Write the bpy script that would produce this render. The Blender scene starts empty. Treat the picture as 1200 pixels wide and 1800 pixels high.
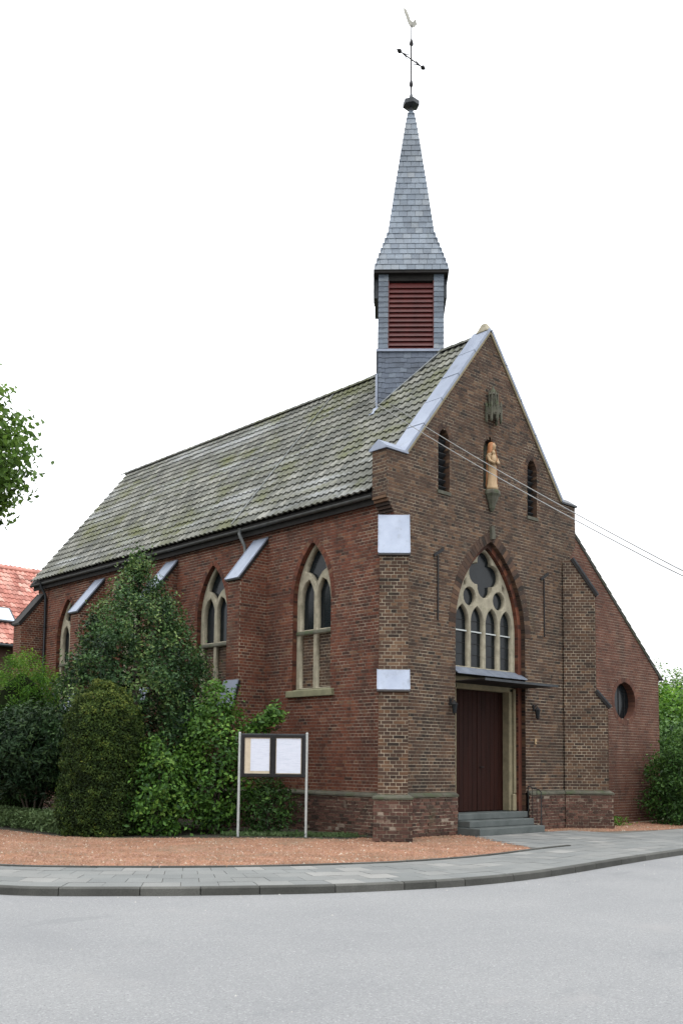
import bpy, math, random
import numpy as np
from mathutils import Vector, Matrix
random.seed(7)
rng = np.random.default_rng(11)
scene = bpy.context.scene
COL = scene.collection
R = math.radians

# ------------------------------------------------------------------ camera
CAM = Vector((-15.197, -14.934, 1.6))
FW = Vector((0.678823, 0.728117, 0.095104)); RT = Vector((0.730624, -0.682681, 0.011646)); UP = Vector((-0.073405, -0.061579, 0.995399))
cam_d = bpy.data.cameras.new('camera'); cam = bpy.data.objects.new('camera', cam_d); COL.objects.link(cam)
M = Matrix((RT, UP, -FW)).transposed().to_4x4(); M.translation = CAM
cam.matrix_world = M
cam_d.sensor_fit = 'HORIZONTAL'; cam_d.sensor_width = 36.0
cam_d.lens = 36.0 * 1746.155 / 1200.0
cam_d.shift_y = 273.2 / 1200.0
cam_d.clip_start = 0.1; cam_d.clip_end = 3000
scene.camera = cam

# ------------------------------------------------------------------ sky, sun, exposure (bright overcast)
SUN_EL, SUN_AZ = R(66), R(215)          # azimuth from north (+Y) clockwise
w = bpy.data.worlds.new('World'); scene.world = w; w.use_nodes = True
nt = w.node_tree; nt.nodes.clear()
out = nt.nodes.new('ShaderNodeOutputWorld'); bg = nt.nodes.new('ShaderNodeBackground')
sky = nt.nodes.new('ShaderNodeTexSky'); sky.sky_type = 'NISHITA'; sky.sun_disc = False
sky.sun_elevation = SUN_EL; sky.sun_rotation = SUN_AZ
sky.air_density = 1.0; sky.dust_density = 6.0; sky.ozone_density = 1.0
hsv = nt.nodes.new('ShaderNodeHueSaturation'); hsv.inputs['Saturation'].default_value = 0.10
mixc = nt.nodes.new('ShaderNodeMix'); mixc.data_type = 'RGBA'; mixc.inputs[0].default_value = 0.85      # mostly cloud deck
tcw = nt.nodes.new('ShaderNodeTexCoord'); sxyz = nt.nodes.new('ShaderNodeSeparateXYZ'); nt.links.new(tcw.outputs['Generated'], sxyz.inputs[0])
cl = nt.nodes.new('ShaderNodeMath'); cl.operation = 'MAXIMUM'; cl.inputs[1].default_value = 0.; nt.links.new(sxyz.outputs[2], cl.inputs[0])
ma = nt.nodes.new('ShaderNodeMath'); ma.operation = 'MULTIPLY_ADD'; ma.inputs[1].default_value = 2.0; ma.inputs[2].default_value = 1.0; nt.links.new(cl.outputs[0], ma.inputs[0])   # standard overcast sky: 1 + 2 sin(elevation)
deck = nt.nodes.new('ShaderNodeVectorMath'); deck.operation = 'SCALE'; deck.inputs[0].default_value = (8.3, 8.5, 8.8); nt.links.new(ma.outputs[0], deck.inputs['Scale'])
nt.links.new(deck.outputs[0], mixc.inputs[7])
nt.links.new(sky.outputs[0], hsv.inputs['Color']); nt.links.new(hsv.outputs[0], mixc.inputs[6])
nt.links.new(mixc.outputs[2], bg.inputs[0]); bg.inputs[1].default_value = 0.13
nt.links.new(bg.outputs[0], out.inputs[0])
sd = bpy.data.lights.new('sun', 'SUN'); sd.energy = 0.7; sd.angle = R(40); sd.color = (1, .97, .92)
sun = bpy.data.objects.new('sun', sd); COL.objects.link(sun)
sdir = Vector((math.sin(SUN_AZ) * math.cos(SUN_EL), math.cos(SUN_AZ) * math.cos(SUN_EL), math.sin(SUN_EL)))
sun.rotation_euler = sdir.to_track_quat('Z', 'Y').to_euler(); sun.location = (0, 0, 40)
vs = scene.view_settings; vs.view_transform = 'Standard'; vs.look = 'None'; vs.gamma = 1; vs.use_curve_mapping = False; vs.exposure = 0.28

# ------------------------------------------------------------------ materials
def nodes_of(name):
    m = bpy.data.materials.new(name); m.use_nodes = True
    t = m.node_tree; b = t.nodes['Principled BSDF']
    return m, t, b
def ramp(t, src, stops):
    r = t.nodes.new('ShaderNodeValToRGB'); e = r.color_ramp.elements
    while len(e) > 1: e.remove(e[-1])
    e[0].position = stops[0][0]; e[0].color = (*stops[0][1], 1)
    for p, c in stops[1:]:
        x = e.new(p); x.color = (*c, 1)
    t.links.new(src, r.inputs[0]); return r.outputs[0]
def noise(t, scale, detail=4, rough=.6, vec=None, fac=True, stretch=None):
    n = t.nodes.new('ShaderNodeTexNoise'); n.inputs['Scale'].default_value = scale; n.inputs['Detail'].default_value = detail; n.inputs['Roughness'].default_value = rough
    g = t.nodes.new('ShaderNodeNewGeometry'); v = g.outputs['Position']
    if stretch:
        mp = t.nodes.new('ShaderNodeVectorMath'); mp.operation = 'MULTIPLY'; mp.inputs[1].default_value = stretch
        t.links.new(v, mp.inputs[0]); v = mp.outputs[0]
    t.links.new(v, n.inputs['Vector'])
    return n.outputs['Fac' if fac else 'Color']
def mul(t, a, b, blend='MULTIPLY', fac=1.0):
    m = t.nodes.new('ShaderNodeMix'); m.data_type = 'RGBA'; m.blend_type = blend
    if isinstance(fac, float) or isinstance(fac, int): m.inputs[0].default_value = fac
    else: t.links.new(fac, m.inputs[0])
    for i, x in ((6, a), (7, b)):
        if isinstance(x, tuple): m.inputs[i].default_value = (*x, 1)
        else: t.links.new(x, m.inputs[i])
    return m.outputs[2]
def bump(t, b, src, strength=.3, dist=.01):
    n = t.nodes.new('ShaderNodeBump'); n.inputs['Strength'].default_value = strength; n.inputs['Distance'].default_value = dist
    t.links.new(src, n.inputs['Height']); t.links.new(n.outputs[0], b.inputs['Normal'])
def tint_src(t, mode):
    if mode == 'obj':
        return t.nodes.new('ShaderNodeObjectInfo').outputs['Random']
    a = t.nodes.new('ShaderNodeAttribute'); a.attribute_name = 'tint'; return a.outputs['Fac']
def gray(v): return (v, v, v)
def piece_mat(name, stops, mode='attr', rough=.85, stain=((.3, gray(.62)), (.7, gray(1.15))), sscale=1.3, overlay=None, grain=60, bstr=.35, spec=.3, metallic=0., stretch=None):
    """colour from a per-piece random value, large soft stains and fine grain in world space"""
    m, t, b = nodes_of(name)
    c = ramp(t, tint_src(t, mode), stops)
    c = mul(t, c, ramp(t, noise(t, sscale, 5, .65, stretch=stretch), list(stain)))
    c = mul(t, c, ramp(t, noise(t, grain, 3), [(.25, gray(.72)), (.75, gray(1.25))]))
    if overlay:
        for col, sc, lo, hi, st in overlay:
            f = ramp(t, noise(t, sc, 5, .7, stretch=st), [(lo, gray(0)), (hi, gray(1))])
            c = mul(t, c, col, 'MIX', f)
    t.links.new(c, b.inputs['Base Color']); b.inputs['Roughness'].default_value = rough; b.inputs['Metallic'].default_value = metallic
    b.inputs['Specular IOR Level'].default_value = spec
    bump(t, b, noise(t, grain * .8, 4), bstr, .006)
    return m
def surf_mat(name, c1, c2, scale=4, rough=.7, metallic=0., grain=80, spec=.4, bstr=.15, overlay=None, stretch=None, bdist=.004):
    m, t, b = nodes_of(name)
    c = ramp(t, noise(t, scale, 5, .65, stretch=stretch), [(.3, c1), (.7, c2)])
    c = mul(t, c, ramp(t, noise(t, grain, 3), [(.25, gray(.85)), (.75, gray(1.13))]))
    if overlay:
        for col, sc, lo, hi, st in overlay:
            f = ramp(t, noise(t, sc, 5, .7, stretch=st), [(lo, gray(0)), (hi, gray(1))])
            c = mul(t, c, col, 'MIX', f)
    t.links.new(c, b.inputs['Base Color']); b.inputs['Roughness'].default_value = rough; b.inputs['Metallic'].default_value = metallic
    b.inputs['Specular IOR Level'].default_value = spec
    bump(t, b, noise(t, grain, 4), bstr, bdist)
    return m
def leaf_mat(name, stops, rough=.42, trans=.25, spec=.45):
    m, t, b = nodes_of(name)
    c = ramp(t, tint_src(t, 'attr'), stops)
    c = mul(t, c, ramp(t, noise(t, 1.4, 3), [(.3, gray(.7)), (.7, gray(1.2))]))
    t.links.new(c, b.inputs['Base Color']); b.inputs['Roughness'].default_value = rough; b.inputs['Specular IOR Level'].default_value = spec
    tr = t.nodes.new('ShaderNodeBsdfTranslucent'); t.links.new(c, tr.inputs[0])
    mx = t.nodes.new('ShaderNodeMixShader'); mx.inputs[0].default_value = trans
    o = t.nodes['Material Output']
    t.links.new(b.outputs[0], mx.inputs[1]); t.links.new(tr.outputs[0], mx.inputs[2]); t.links.new(mx.outputs[0], o.inputs[0])
    return m
BROWN = [(0, (.022, .015, .011)), (.3, (.050, .029, .020)), (.6, (.078, .043, .027)), (.85, (.108, .058, .032)), (1, (.135, .083, .05))]
REDB = [(0, (.042, .019, .013)), (.3, (.088, .030, .018)), (.65, (.126, .041, .023)), (.9, (.15, .054, .028)), (1, (.15, .078, .046))]
REDC = [(0, (.066, .029, .020)), (.4, (.100, .041, .027)), (.8, (.118, .049, .031)), (1, (.13, .067, .043))]
DARKB = [(0, (.030, .019, .015)), (.3, (.060, .032, .024)), (.65, (.10, .047, .034)), (.88, (.125, .066, .047)), (1, (.23, .185, .145))]
moss = ((.050, .048, .027), 1.1, .60, .80, (1, 1, .6))
pale = ((.22, .185, .145), 3.2, .60, .76, None)
MAT = {}
for k, st in (('brown', BROWN), ('red', REDB), ('annex', REDC), ('plinth', DARKB)):
    for mode in ('attr', 'obj'):
        ov = {'brown': [moss, ((.20, .165, .12), 3.0, .68, .82, None), ((.022, .018, .014), 1.3, .52, .80, (1, 1, .16)), ((.17, .13, .095), .8, .62, .80, (1, 1, .5))], 'red': [((.05, .042, .028), .9, .60, .80, None), ((.20, .15, .12), 3.3, .72, .84, None), ((.026, .017, .013), 1.2, .52, .80, (1, 1, .16)), ((.15, .09, .065), .9, .64, .82, None)], 'annex': [((.035, .022, .016), .9, .56, .80, (1, 1, .2))], 'plinth': [moss, pale]}[k]
        MAT[k + '_' + mode] = piece_mat('brick_' + k + '_' + mode, st, mode, .88, overlay=ov)
MAT['mortar'] = surf_mat('mortar', (.11, .094, .070), (.50, .43, .32), 1.7, .95, bstr=.4)
MAT['mortar_red'] = surf_mat('mortar_red', (.075, .058, .045), (.46, .38, .29), 1.7, .95, bstr=.4)
ZN = (.50, .54, .63)
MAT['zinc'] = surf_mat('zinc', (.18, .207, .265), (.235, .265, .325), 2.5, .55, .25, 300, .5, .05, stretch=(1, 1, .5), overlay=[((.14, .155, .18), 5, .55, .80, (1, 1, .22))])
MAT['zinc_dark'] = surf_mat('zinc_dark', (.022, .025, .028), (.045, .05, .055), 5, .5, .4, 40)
MAT['zinc_mid'] = surf_mat('dull_zinc_sheet', (.13, .15, .19), (.20, .23, .28), 3, .45, .4, 30, .5, .05)
MAT['stone'] = surf_mat('sandstone', (.15, .13, .08), (.25, .21, .13), 4, .85, overlay=[((.10, .10, .055), 2.5, .55, .75, None)], bstr=.35)
MAT['stone_light'] = surf_mat('tracery_stone', (.175, .156, .112), (.31, .28, .205), 6, .85, overlay=[((.15, .14, .085), 3.5, .58, .78, None)], bstr=.35)
MAT['stone_moss'] = surf_mat('mossy_stone', (.038, .038, .028), (.10, .095, .07), 5, .9, overlay=[((.05, .062, .03), 4, .5, .65, None)], bstr=.5)
MAT['stone_sill'] = surf_mat('mossy_sill', (.12, .12, .07), (.20, .19, .115), 4, .9, bstr=.35)
MAT['bluestone'] = surf_mat('bluestone', (.05, .06, .058), (.09, .102, .098), 3, .7, bstr=.3)
MAT['glass'] = surf_mat('dark_glass', (.004, .006, .007), (.010, .013, .015), 3, .16, 0, 20, .25, .05)
MAT['louvre'] = surf_mat('louvre_red', (.045, .005, .0045), (.078, .008, .006), 3, .55, bstr=.1, stretch=(1, 1, .3))
MAT['dark_wood'] = surf_mat('dark_wood', (.008, .007, .007), (.018, .016, .014), 4, .7, spec=.2)
MAT['door'] = surf_mat('door_wood', (.013, .0038, .0024), (.026, .0075, .0046), 5, .65, stretch=(1, 1, .12), grain=50, spec=.12)
MAT['iron'] = surf_mat('black_iron', (.006, .006, .007), (.014, .013, .013), 20, .6, 0., spec=.25)
MAT['steel'] = surf_mat('galvanised_steel', (.36, .38, .37), (.48, .50, .48), 8, .42, .5)
MAT['steel_dull'] = surf_mat('dull_zinc', (.14, .15, .15), (.22, .23, .23), 6, .5, .4)
MAT['gutter_grey'] = surf_mat('gutter_zinc', (.05, .052, .05), (.085, .088, .085), 6, .55, .3)
MAT['gold'] = surf_mat('weathered_gilding', (.16, .155, .13), (.28, .27, .23), 6, .45, .4)
MAT['paper'] = surf_mat('paper', (.53, .57, .65), (.55, .585, .66), 9, .8, bstr=.02, grain=600, overlay=[((.46, .50, .58), 1.0, .50, .62, (5, 5, 70))])
MAT['beige'] = surf_mat('felt_backing', (.42, .36, .27), (.50, .44, .33), 9, .9)
MAT['asphalt'] = surf_mat('asphalt', (.165, .168, .17), (.195, .197, .196), .45, .9, 0, 75, .3, .8, overlay=[((.30, .30, .295), 55, .54, .68, None), ((.085, .085, .087), 48, .56, .70, None), ((.145, .148, .152), .22, .55, .8, (1, .4, 1)), ((.215, .21, .205), .6, .6, .8, None), ((.13, .134, .138), 1.3, .62, .80, (.35, 1, 1))], bdist=.012)
SLAB = [(0, (.128, .134, .130)), (.5, (.145, .150, .144)), (.9, (.158, .16, .152)), (1, (.21, .208, .195))]
MAT['slab'] = piece_mat('paving_slab', SLAB, 'obj', .9, stain=((.3, gray(.85)), (.7, gray(1.1))), sscale=.9, grain=70)
MAT['kerb'] = piece_mat('kerb_stone', [(0, (.05, .05, .044)), (.6, (.066, .066, .059)), (1, (.085, .084, .075))], 'obj', .9, grain=60)
MAT['paper_stone'] = surf_mat('grit_stone', (.16, .155, .14), (.42, .41, .38), 40, .9)
MAT['joint'] = surf_mat('joint_sand', (.07, .066, .055), (.12, .11, .09), 3, .95)
PAV = [(0, (.17, .082, .052)), (.35, (.225, .115, .068)), (.7, (.26, .138, .083)), (.95, (.29, .175, .11)), (1, (.38, .31, .24))]
pov = [((.175, .128, .085), .5, .50, .72, None), ((.14, .105, .07), 7, .60, .76, None), ((.30, .26, .21), 22, .68, .78, None)]
MAT['paver_attr'] = piece_mat('red_gravel', PAV, 'attr', .92, overlay=pov)
MAT['redsand'] = surf_mat('red_sand', (.19, .10, .066), (.27, .14, .09), 3, .95, overlay=[((.09, .075, .045), .9, .5, .65, None)])
MAT['soil'] = surf_mat('garden_soil', (.022, .018, .013), (.05, .042, .028), 3, .95, overlay=[((.04, .06, .022), 2, .5, .65, None)], bstr=.8, bdist=.02)
MAT['earth'] = surf_mat('ground', (.045, .06, .025), (.08, .085, .04), .4, .95)
TILE = [(0, (.092, .095, .082)), (.35, (.124, .126, .108)), (.7, (.152, .152, .13)), (1, (.22, .218, .19))]
tov = [((.092, .098, .036), .8, .50, .70, (1, .7, 1)), ((.27, .28, .282), 1.1, .54, .76, (1, .25, 1.6)), ((.075, .082, .085), .45, .56, .80, None), ((.26, .26, .24), 9, .62, .74, None)]
MAT['tile_attr'] = piece_mat('roof_tile_attr', TILE, 'attr', .8, overlay=tov, grain=40); MAT['tile_obj'] = piece_mat('roof_tile_obj', TILE, 'obj', .8, overlay=tov, grain=40)
SLATE = [(0, (.075, .10, .132)), (.5, (.112, .142, .178)), (.88, (.135, .165, .20)), (1, (.17, .195, .22))]
MAT['slate_attr'] = piece_mat('slate_attr', SLATE, 'attr', .55, grain=30, bstr=.2, spec=.5, overlay=[((.11, .135, .125), 1.6, .58, .78, None)])
MAT['slate_obj'] = piece_mat('slate_obj', SLATE, 'obj', .55, grain=30, bstr=.2, spec=.5, overlay=[((.11, .135, .125), 1.6, .58, .78, None)])
SLATEB = [(0, (.045, .06, .088)), (.6, (.07, .09, .126)), (1, (.10, .125, .16))]
MAT['slateb_attr'] = piece_mat('blue_slate_attr', SLATEB, 'attr', .55, grain=30, bstr=.2, spec=.5)
RT_ = [(0, (.27, .10, .075)), (.4, (.38, .15, .115)), (.8, (.46, .21, .165)), (1, (.52, .31, .25))]
MAT['redtile_attr'] = piece_mat('red_roof_tile_attr', RT_, 'attr', .8, grain=30); MAT['redtile_obj'] = piece_mat('red_roof_tile_obj', RT_, 'obj', .8, grain=30)
MAT['bark'] = surf_mat('bark', (.04, .032, .024), (.09, .075, .055), 9, .95, stretch=(1, 1, .2), bstr=.7, bdist=.02)
MAT['robe'] = surf_mat('cream_paint', (.27, .175, .09), (.38, .265, .15), 9, .6)
MAT['mantle'] = surf_mat('ochre_paint', (.26, .10, .035), (.36, .155, .06), 8, .6)
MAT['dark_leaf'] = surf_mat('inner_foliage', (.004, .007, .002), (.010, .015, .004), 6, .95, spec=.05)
MAT['leaf_holly'] = leaf_mat('leaf_holly', [(0, (.007, .022, .008)), (.45, (.030, .072, .022)), (.8, (.072, .135, .036)), (1, (.14, .20, .06))], .45, .15, .18)
MAT['leaf_yew'] = leaf_mat('leaf_yew', [(0, (.007, .016, .004)), (.45, (.026, .050, .009)), (.8, (.062, .095, .016)), (1, (.15, .18, .035))], .6, .15, .15)
MAT['leaf_lime'] = leaf_mat('leaf_lime', [(0, (.018, .05, .008)), (.4, (.06, .15, .016)), (.8, (.14, .28, .030)), (1, (.22, .34, .045))], .55, .35, .2)
MAT['leaf_shrub'] = leaf_mat('leaf_shrub', [(0, (.010, .032, .006)), (.4, (.038, .10, .016)), (.8, (.09, .195, .028)), (1, (.15, .26, .045))], .5, .3, .22)
MAT['leaf_rhodo'] = leaf_mat('leaf_rhodo', [(0, (.007, .020, .008)), (.5, (.022, .050, .018)), (1, (.06, .105, .035))], .5, .12, .15)
MAT['leaf_tree'] = leaf_mat('leaf_tree', [(0, (.03, .06, .012)), (.4, (.07, .14, .022)), (.8, (.12, .21, .034)), (1, (.17, .27, .05))], .5, .4, .25)
MAT['leaf_hedge'] = leaf_mat('leaf_hedge', [(0, (.012, .034, .008)), (.5, (.036, .09, .018)), (1, (.10, .19, .04))], .5, .28, .22)
MAT['leaf_cover'] = leaf_mat('leaf_cover', [(0, (.04, .075, .025)), (.5, (.085, .14, .05)), (1, (.14, .21, .085))], .6, .2, .3)

# ------------------------------------------------------------------ mesh helpers
class MB:
    def __init__(s): s.v = []; s.f = []; s.t = []
    def add(s, vs, fs, tint=None):
        o = len(s.v); s.v += [tuple(x) for x in vs]; s.f += [tuple(i + o for i in f) for f in fs]
        s.t += [random.random() if tint is None else tint] * len(vs); return s
    def box(s, x0, x1, y0, y1, z0, z1, tint=None):
        return s.add([(x0, y0, z0), (x1, y0, z0), (x1, y1, z0), (x0, y1, z0), (x0, y0, z1), (x1, y0, z1), (x1, y1, z1), (x0, y1, z1)],
                     [(0, 3, 2, 1), (4, 5, 6, 7), (0, 1, 5, 4), (1, 2, 6, 5), (2, 3, 7, 6), (3, 0, 4, 7)], tint)
    def obox(s, c, ax, ay, az, tint=None):
        c = Vector(c); ax = Vector(ax); ay = Vector(ay); az = Vector(az); vs = []
        for k in (-1, 1):
            for i, j in ((-1, -1), (1, -1), (1, 1), (-1, 1)): vs.append(c + ax * i + ay * j + az * k)
        return s.add(vs, [(0, 3, 2, 1), (4, 5, 6, 7), (0, 1, 5, 4), (1, 2, 6, 5), (2, 3, 7, 6), (3, 0, 4, 7)], tint)
    def prism(s, poly, ext, tint=None):
        """poly: list of 3d points, ext: vector"""
        n = len(poly); e = Vector(ext); a = [Vector(p) for p in poly]; b = [p + e for p in a]
        return s.add(a + b, [tuple(range(n))[::-1], tuple(range(n, 2 * n))] + [(i, (i + 1) % n, n + (i + 1) % n, n + i) for i in range(n)], tint)
    def lathe(s, prof, cx, cy, seg=16, sx=1., sy=1., tint=None):
        vs = []; fs = []; n = len(prof)
        for r, z in prof:
            for k in range(seg):
                a = 2 * math.pi * k / seg; vs.append((cx + r * sx * math.cos(a), cy + r * sy * math.sin(a), z))
        for i in range(n - 1):
            for k in range(seg): fs.append((i * seg + k, i * seg + (k + 1) % seg, (i + 1) * seg + (k + 1) % seg, (i + 1) * seg + k))
        fs.append(tuple(range(seg))[::-1]); fs.append(tuple((n - 1) * seg + k for k in range(seg)))
        return s.add(vs, fs, tint)
    def tube(s, pts, r, seg=8, tint=None):
        pts = [Vector(p) for p in pts]; vs = []; fs = []; n = len(pts)
        rr = r if isinstance(r, (list, tuple)) else [r] * n
        for i, p in enumerate(pts):
            d = (pts[min(i + 1, n - 1)] - pts[max(i - 1, 0)]).normalized()
            a = d.cross(Vector((0, 0, 1))); a = a.normalized() if a.length > 1e-3 else Vector((1, 0, 0)); b = d.cross(a)
            for k in range(seg):
                q = 2 * math.pi * k / seg; vs.append(p + (a * math.cos(q) + b * math.sin(q)) * rr[i])
        for i in range(n - 1):
            for k in range(seg): fs.append((i * seg + k, i * seg + (k + 1) % seg, (i + 1) * seg + (k + 1) % seg, (i + 1) * seg + k))
        fs.append(tuple(range(seg))); fs.append(tuple((n - 1) * seg + k for k in range(seg))[::-1])
        return s.add(vs, fs, tint)
    def build(s, name, mat, parent=None, smooth=False):
        me = bpy.data.meshes.new(name); me.from_pydata(s.v, [], s.f)
        a = me.attributes.new('tint', 'FLOAT', 'POINT'); a.data.foreach_set('value', np.array(s.t, dtype=np.float32))
        if smooth: me.polygons.foreach_set('use_smooth', [True] * len(me.polygons))
        me.materials.append(MAT[mat]); me.update()
        return link(name, me, parent)
def link(name, me, parent=None):
    o = bpy.data.objects.new(name, me); COL.objects.link(o)
    if parent is not None:
        o.parent = parent
        if parent.type == 'EMPTY': o.matrix_parent_inverse = Matrix.Translation(-parent.location)
    return o
def thing(name, loc, label, cat, group=None):
    o = bpy.data.objects.new(name, None); COL.objects.link(o); o.location = loc; o.empty_display_size = .3
    return tag(o, label, cat, group)
def tag(o, label=None, cat=None, group=None, kind=None):
    if label: o['label'] = label
    if cat: o['category'] = cat
    if group: o['group'] = group
    if kind: o['kind'] = kind
    return o
def bevel(o, wd=.01, seg=1):
    m = o.modifiers.new('bevel', 'BEVEL'); m.width = wd; m.segments = seg; m.limit_method = 'ANGLE'; return o
class Plane:
    """vertical working plane: s along S, z up, d outwards along N"""
    def __init__(s, o, S, N): s.o = Vector(o); s.S = Vector(S).normalized(); s.N = Vector(N).normalized()
    def p(s, a, z, d=0.): return s.o + s.S * a + Vector((0, 0, z)) + s.N * d

# ------------------------------------------------------------------ arches
def arch_half(z, w_, zs, h):
    """half width of a pointed arch of half width w_, spring zs, rise h at height z"""
    if z <= zs: return w_
    if z >= zs + h: return 0.
    rad = (w_ * w_ + h * h) / (2 * w_); c = rad - w_
    return max(0., math.sqrt(max(0, rad * rad - (z - zs) ** 2)) - c)
def arch_pts(w_, z0, zs, h, n=14, cx=0.):
    """closed outline (s,z), from bottom left clockwise"""
    pts = [(cx - w_, z0)]
    for i in range(n + 1):
        z = zs + h * math.sin(math.pi / 2 * i / n) if False else zs + h * i / n
        pts.append((cx - arch_half(z, w_, zs, h), z))
    for i in range(n - 1, -1, -1):
        z = zs + h * i / n; pts.append((cx + arch_half(z, w_, zs, h), z))
    pts.append((cx + w_, z0)); return pts
def sub_spans(sp, a, b):
    o = []
    for l, r in sp:
        if b <= l or a >= r: o.append((l, r)); continue
        if a > l: o.append((l, a))
        if b < r: o.append((b, r))
    return o

# ------------------------------------------------------------------ brickwork
COURSE, JOINT, BL = .075, .013, .25
ALL_BRICKS = []     # (score, plane, s0, s1, zb, kind, parent)  full bricks that may become single objects
def brick_face(P, z0, z1, spans, parent, kind, seed=0, mortar='mortar', single=None, out=0., backing=True, name='brickwork', rough=.003):
    rnd = random.Random(seed); mb = MB(); bk = MB()
    n = int(math.ceil((z1 - z0) / COURSE - 1e-6))
    flip = P.S.cross(Vector((0, 0, 1))).dot(P.N) < 0
    D0 = -.007 if rough < .005 else -.016
    for k in range(n):
        zb = z0 + k * COURSE; zc = min(zb + COURSE, z1); zt = min(zb + COURSE - JOINT, z1)
        if zt - zb < .01: continue
        s0, s1 = spans(zb + 1e-4), spans(zc - 1e-4)
        if len(s0) != len(s1): s0 = s1 = spans((zb + zc) / 2)
        for (a0, b0), (a1, b1) in zip(s0, s1):
            if backing:
                q = [P.p(a0, zb, D0 + out), P.p(b0, zb, D0 + out), P.p(b1, zc, D0 + out), P.p(a1, zc, D0 + out)]
                bk.add(q, [(3, 2, 1, 0)] if flip else [(0, 1, 2, 3)])
            pitch = BL if k % 2 == 0 else BL / 2
            off = (BL / 2 if (k // 2) % 2 else 0.) if k % 2 == 0 else BL / 4
            i0 = int(math.floor((min(a0, a1) - off) / pitch)); i1 = int(math.ceil((max(b0, b1) - off) / pitch))
            for i in range(i0, i1):
                l = off + i * pitch + JOINT / 2; r = off + (i + 1) * pitch - JOINT / 2
                l0, r0, l1, r1 = max(l, a0), min(r, b0), max(l, a1), min(r, b1)
                if r0 < l0: r0 = l0 = min(max((l0 + r0) / 2, a0), b0)
                if r1 < l1: r1 = l1 = min(max((l1 + r1) / 2, a1), b1)
                if max(r0 - l0, r1 - l1) < .02: continue
                full = abs(l0 - l) + abs(r0 - r) + abs(l1 - l) + abs(r1 - r) < 1e-6 and zt - zb > COURSE - JOINT - 1e-3
                d = out + rnd.uniform(-rough, rough); tint = min(1, max(0, rnd.gauss(.5, .23)))
                if full and single and single(l, zb):
                    c = P.p((l + r) / 2, zb, 0); v = c - CAM
                    ALL_BRICKS.append((pitch * abs(v.normalized().dot(P.N)) / v.length_squared, P, l, r, zb, kind, parent, mb, d, tint, flip, D0 + out)); continue
                put_brick(mb, P, l0, r0, l1, r1, zb, zt, d, D0 + out, flip, tint)
    o = None
    if backing: BACK.append((bk, mortar, parent))
    PEND.append((mb, kind, parent, name)); return mb
def put_brick(mb, P, l0, r0, l1, r1, zb, zt, d, db, flip, tint):
    f = [P.p(l0, zb, d), P.p(r0, zb, d), P.p(r1, zt, d), P.p(l1, zt, d)]; b = [P.p(l0, zb, db), P.p(r0, zb, db), P.p(r1, zt, db), P.p(l1, zt, db)]
    fs = [(0, 1, 2, 3), (0, 4, 5, 1), (1, 5, 6, 2), (2, 6, 7, 3), (3, 7, 4, 0)]
    if flip: fs = [q[::-1] for q in fs]
    mb.add(f + b, fs, tint)
PEND = []; BACK = []
def arch_ring(P, cx, w_, zs, h, thick, depth_out, n, mbout, seed=1, zstart=None):
    """voussoirs round a pointed arch"""
    rnd = random.Random(seed)
    rad = (w_ * w_ + h * h) / (2 * w_); ang = math.atan2(h, rad - w_)
    for side in (-1, 1):
        ccx = cx - side * (rad - w_)
        for i in range(n):
            a0 = ang * (i + .06) / n; a1 = ang * (i + .94) / n
            pts = [(ccx + side * rr * math.cos(a), zs + rr * math.sin(a)) for rr, a in ((rad + .004, a0), (rad + thick, a0), (rad + thick, a1), (rad + .004, a1))]
            if side * (pts[2][0] - cx) < 0: pts[2] = (cx, pts[2][1])
            if side * (pts[1][0] - cx) < 0: pts[1] = (cx, pts[1][1])
            d = depth_out + rnd.uniform(-.002, .003)
            poly = [P.p(s_, z_, d) for s_, z_ in pts]
            mbout.prism(poly, P.N * -.02, min(1, max(0, rnd.gauss(.5, .25))))

# ================================================================== SETTING: ground, road, pavement
g = MB(); S = 1500
g.add([(-S, -S, -.115), (S, -S, -.115), (S, S, -.115), (-S, S, -.115)], [(0, 1, 2, 3)])
tag(g.build('ground', 'earth'), kind='structure')
KERB = [(-13.6, 30), (-12.9, 16), (-12.2, 7), (-11.2, 1.0), (-9.68, -2.81), (-8.44, -3.95), (-7.48, -4.6), (-6.17, -5.32), (-4.6, -5.82), (-3.3, -5.95), (-1.87, -5.86), (.42, -5.56), (2.94, -5.3), (7, -5.15), (14, -5.1), (30, -5.2), (60, -5.3)]
EDGE = [(-10.6, 30), (-10.2, 16), (-9.7, 7), (-9.35, 2.2), (-8.63, -.45), (-7.74, -1.45), (-6.4, -2.45), (-5.26, -3.07), (-4.38, -3.42), (-3.46, -3.70), (-2.19, -3.84), (-.87, -3.78), (.72, -3.55), (3.0, -3.45), (7, -3.4), (14, -3.4), (30, -3.4), (60, -3.4)]
def smooth_curve(pts, step):
    P = [np.array(p, float) for p in pts]; dense = []
    for i in range(len(P) - 1):
        p0 = P[max(i - 1, 0)]; p1 = P[i]; p2 = P[i + 1]; p3 = P[min(i + 2, len(P) - 1)]
        for k in range(24):
            t = k / 24
            t0 = (p2 - p0) / 2; t1 = (p3 - p1) / 2
            L = np.linalg.norm(p2 - p1); t0 = t0 * min(1, L / (np.linalg.norm(t0) + 1e-9)); t1 = t1 * min(1, L / (np.linalg.norm(t1) + 1e-9))
            dense.append((2 * t**3 - 3 * t**2 + 1) * p1 + (t**3 - 2 * t**2 + t) * t0 + (-2 * t**3 + 3 * t**2) * p2 + (t**3 - t**2) * t1)
    dense.append(P[-1]); dense = np.array(dense)
    d = np.r_[0, np.cumsum(np.linalg.norm(np.diff(dense, axis=0), axis=1))]
    n = int(d[-1] / step); q = np.arange(n + 1) * step
    return np.stack([np.interp(q, d, dense[:, 0]), np.interp(q, d, dense[:, 1])], 1)
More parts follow.
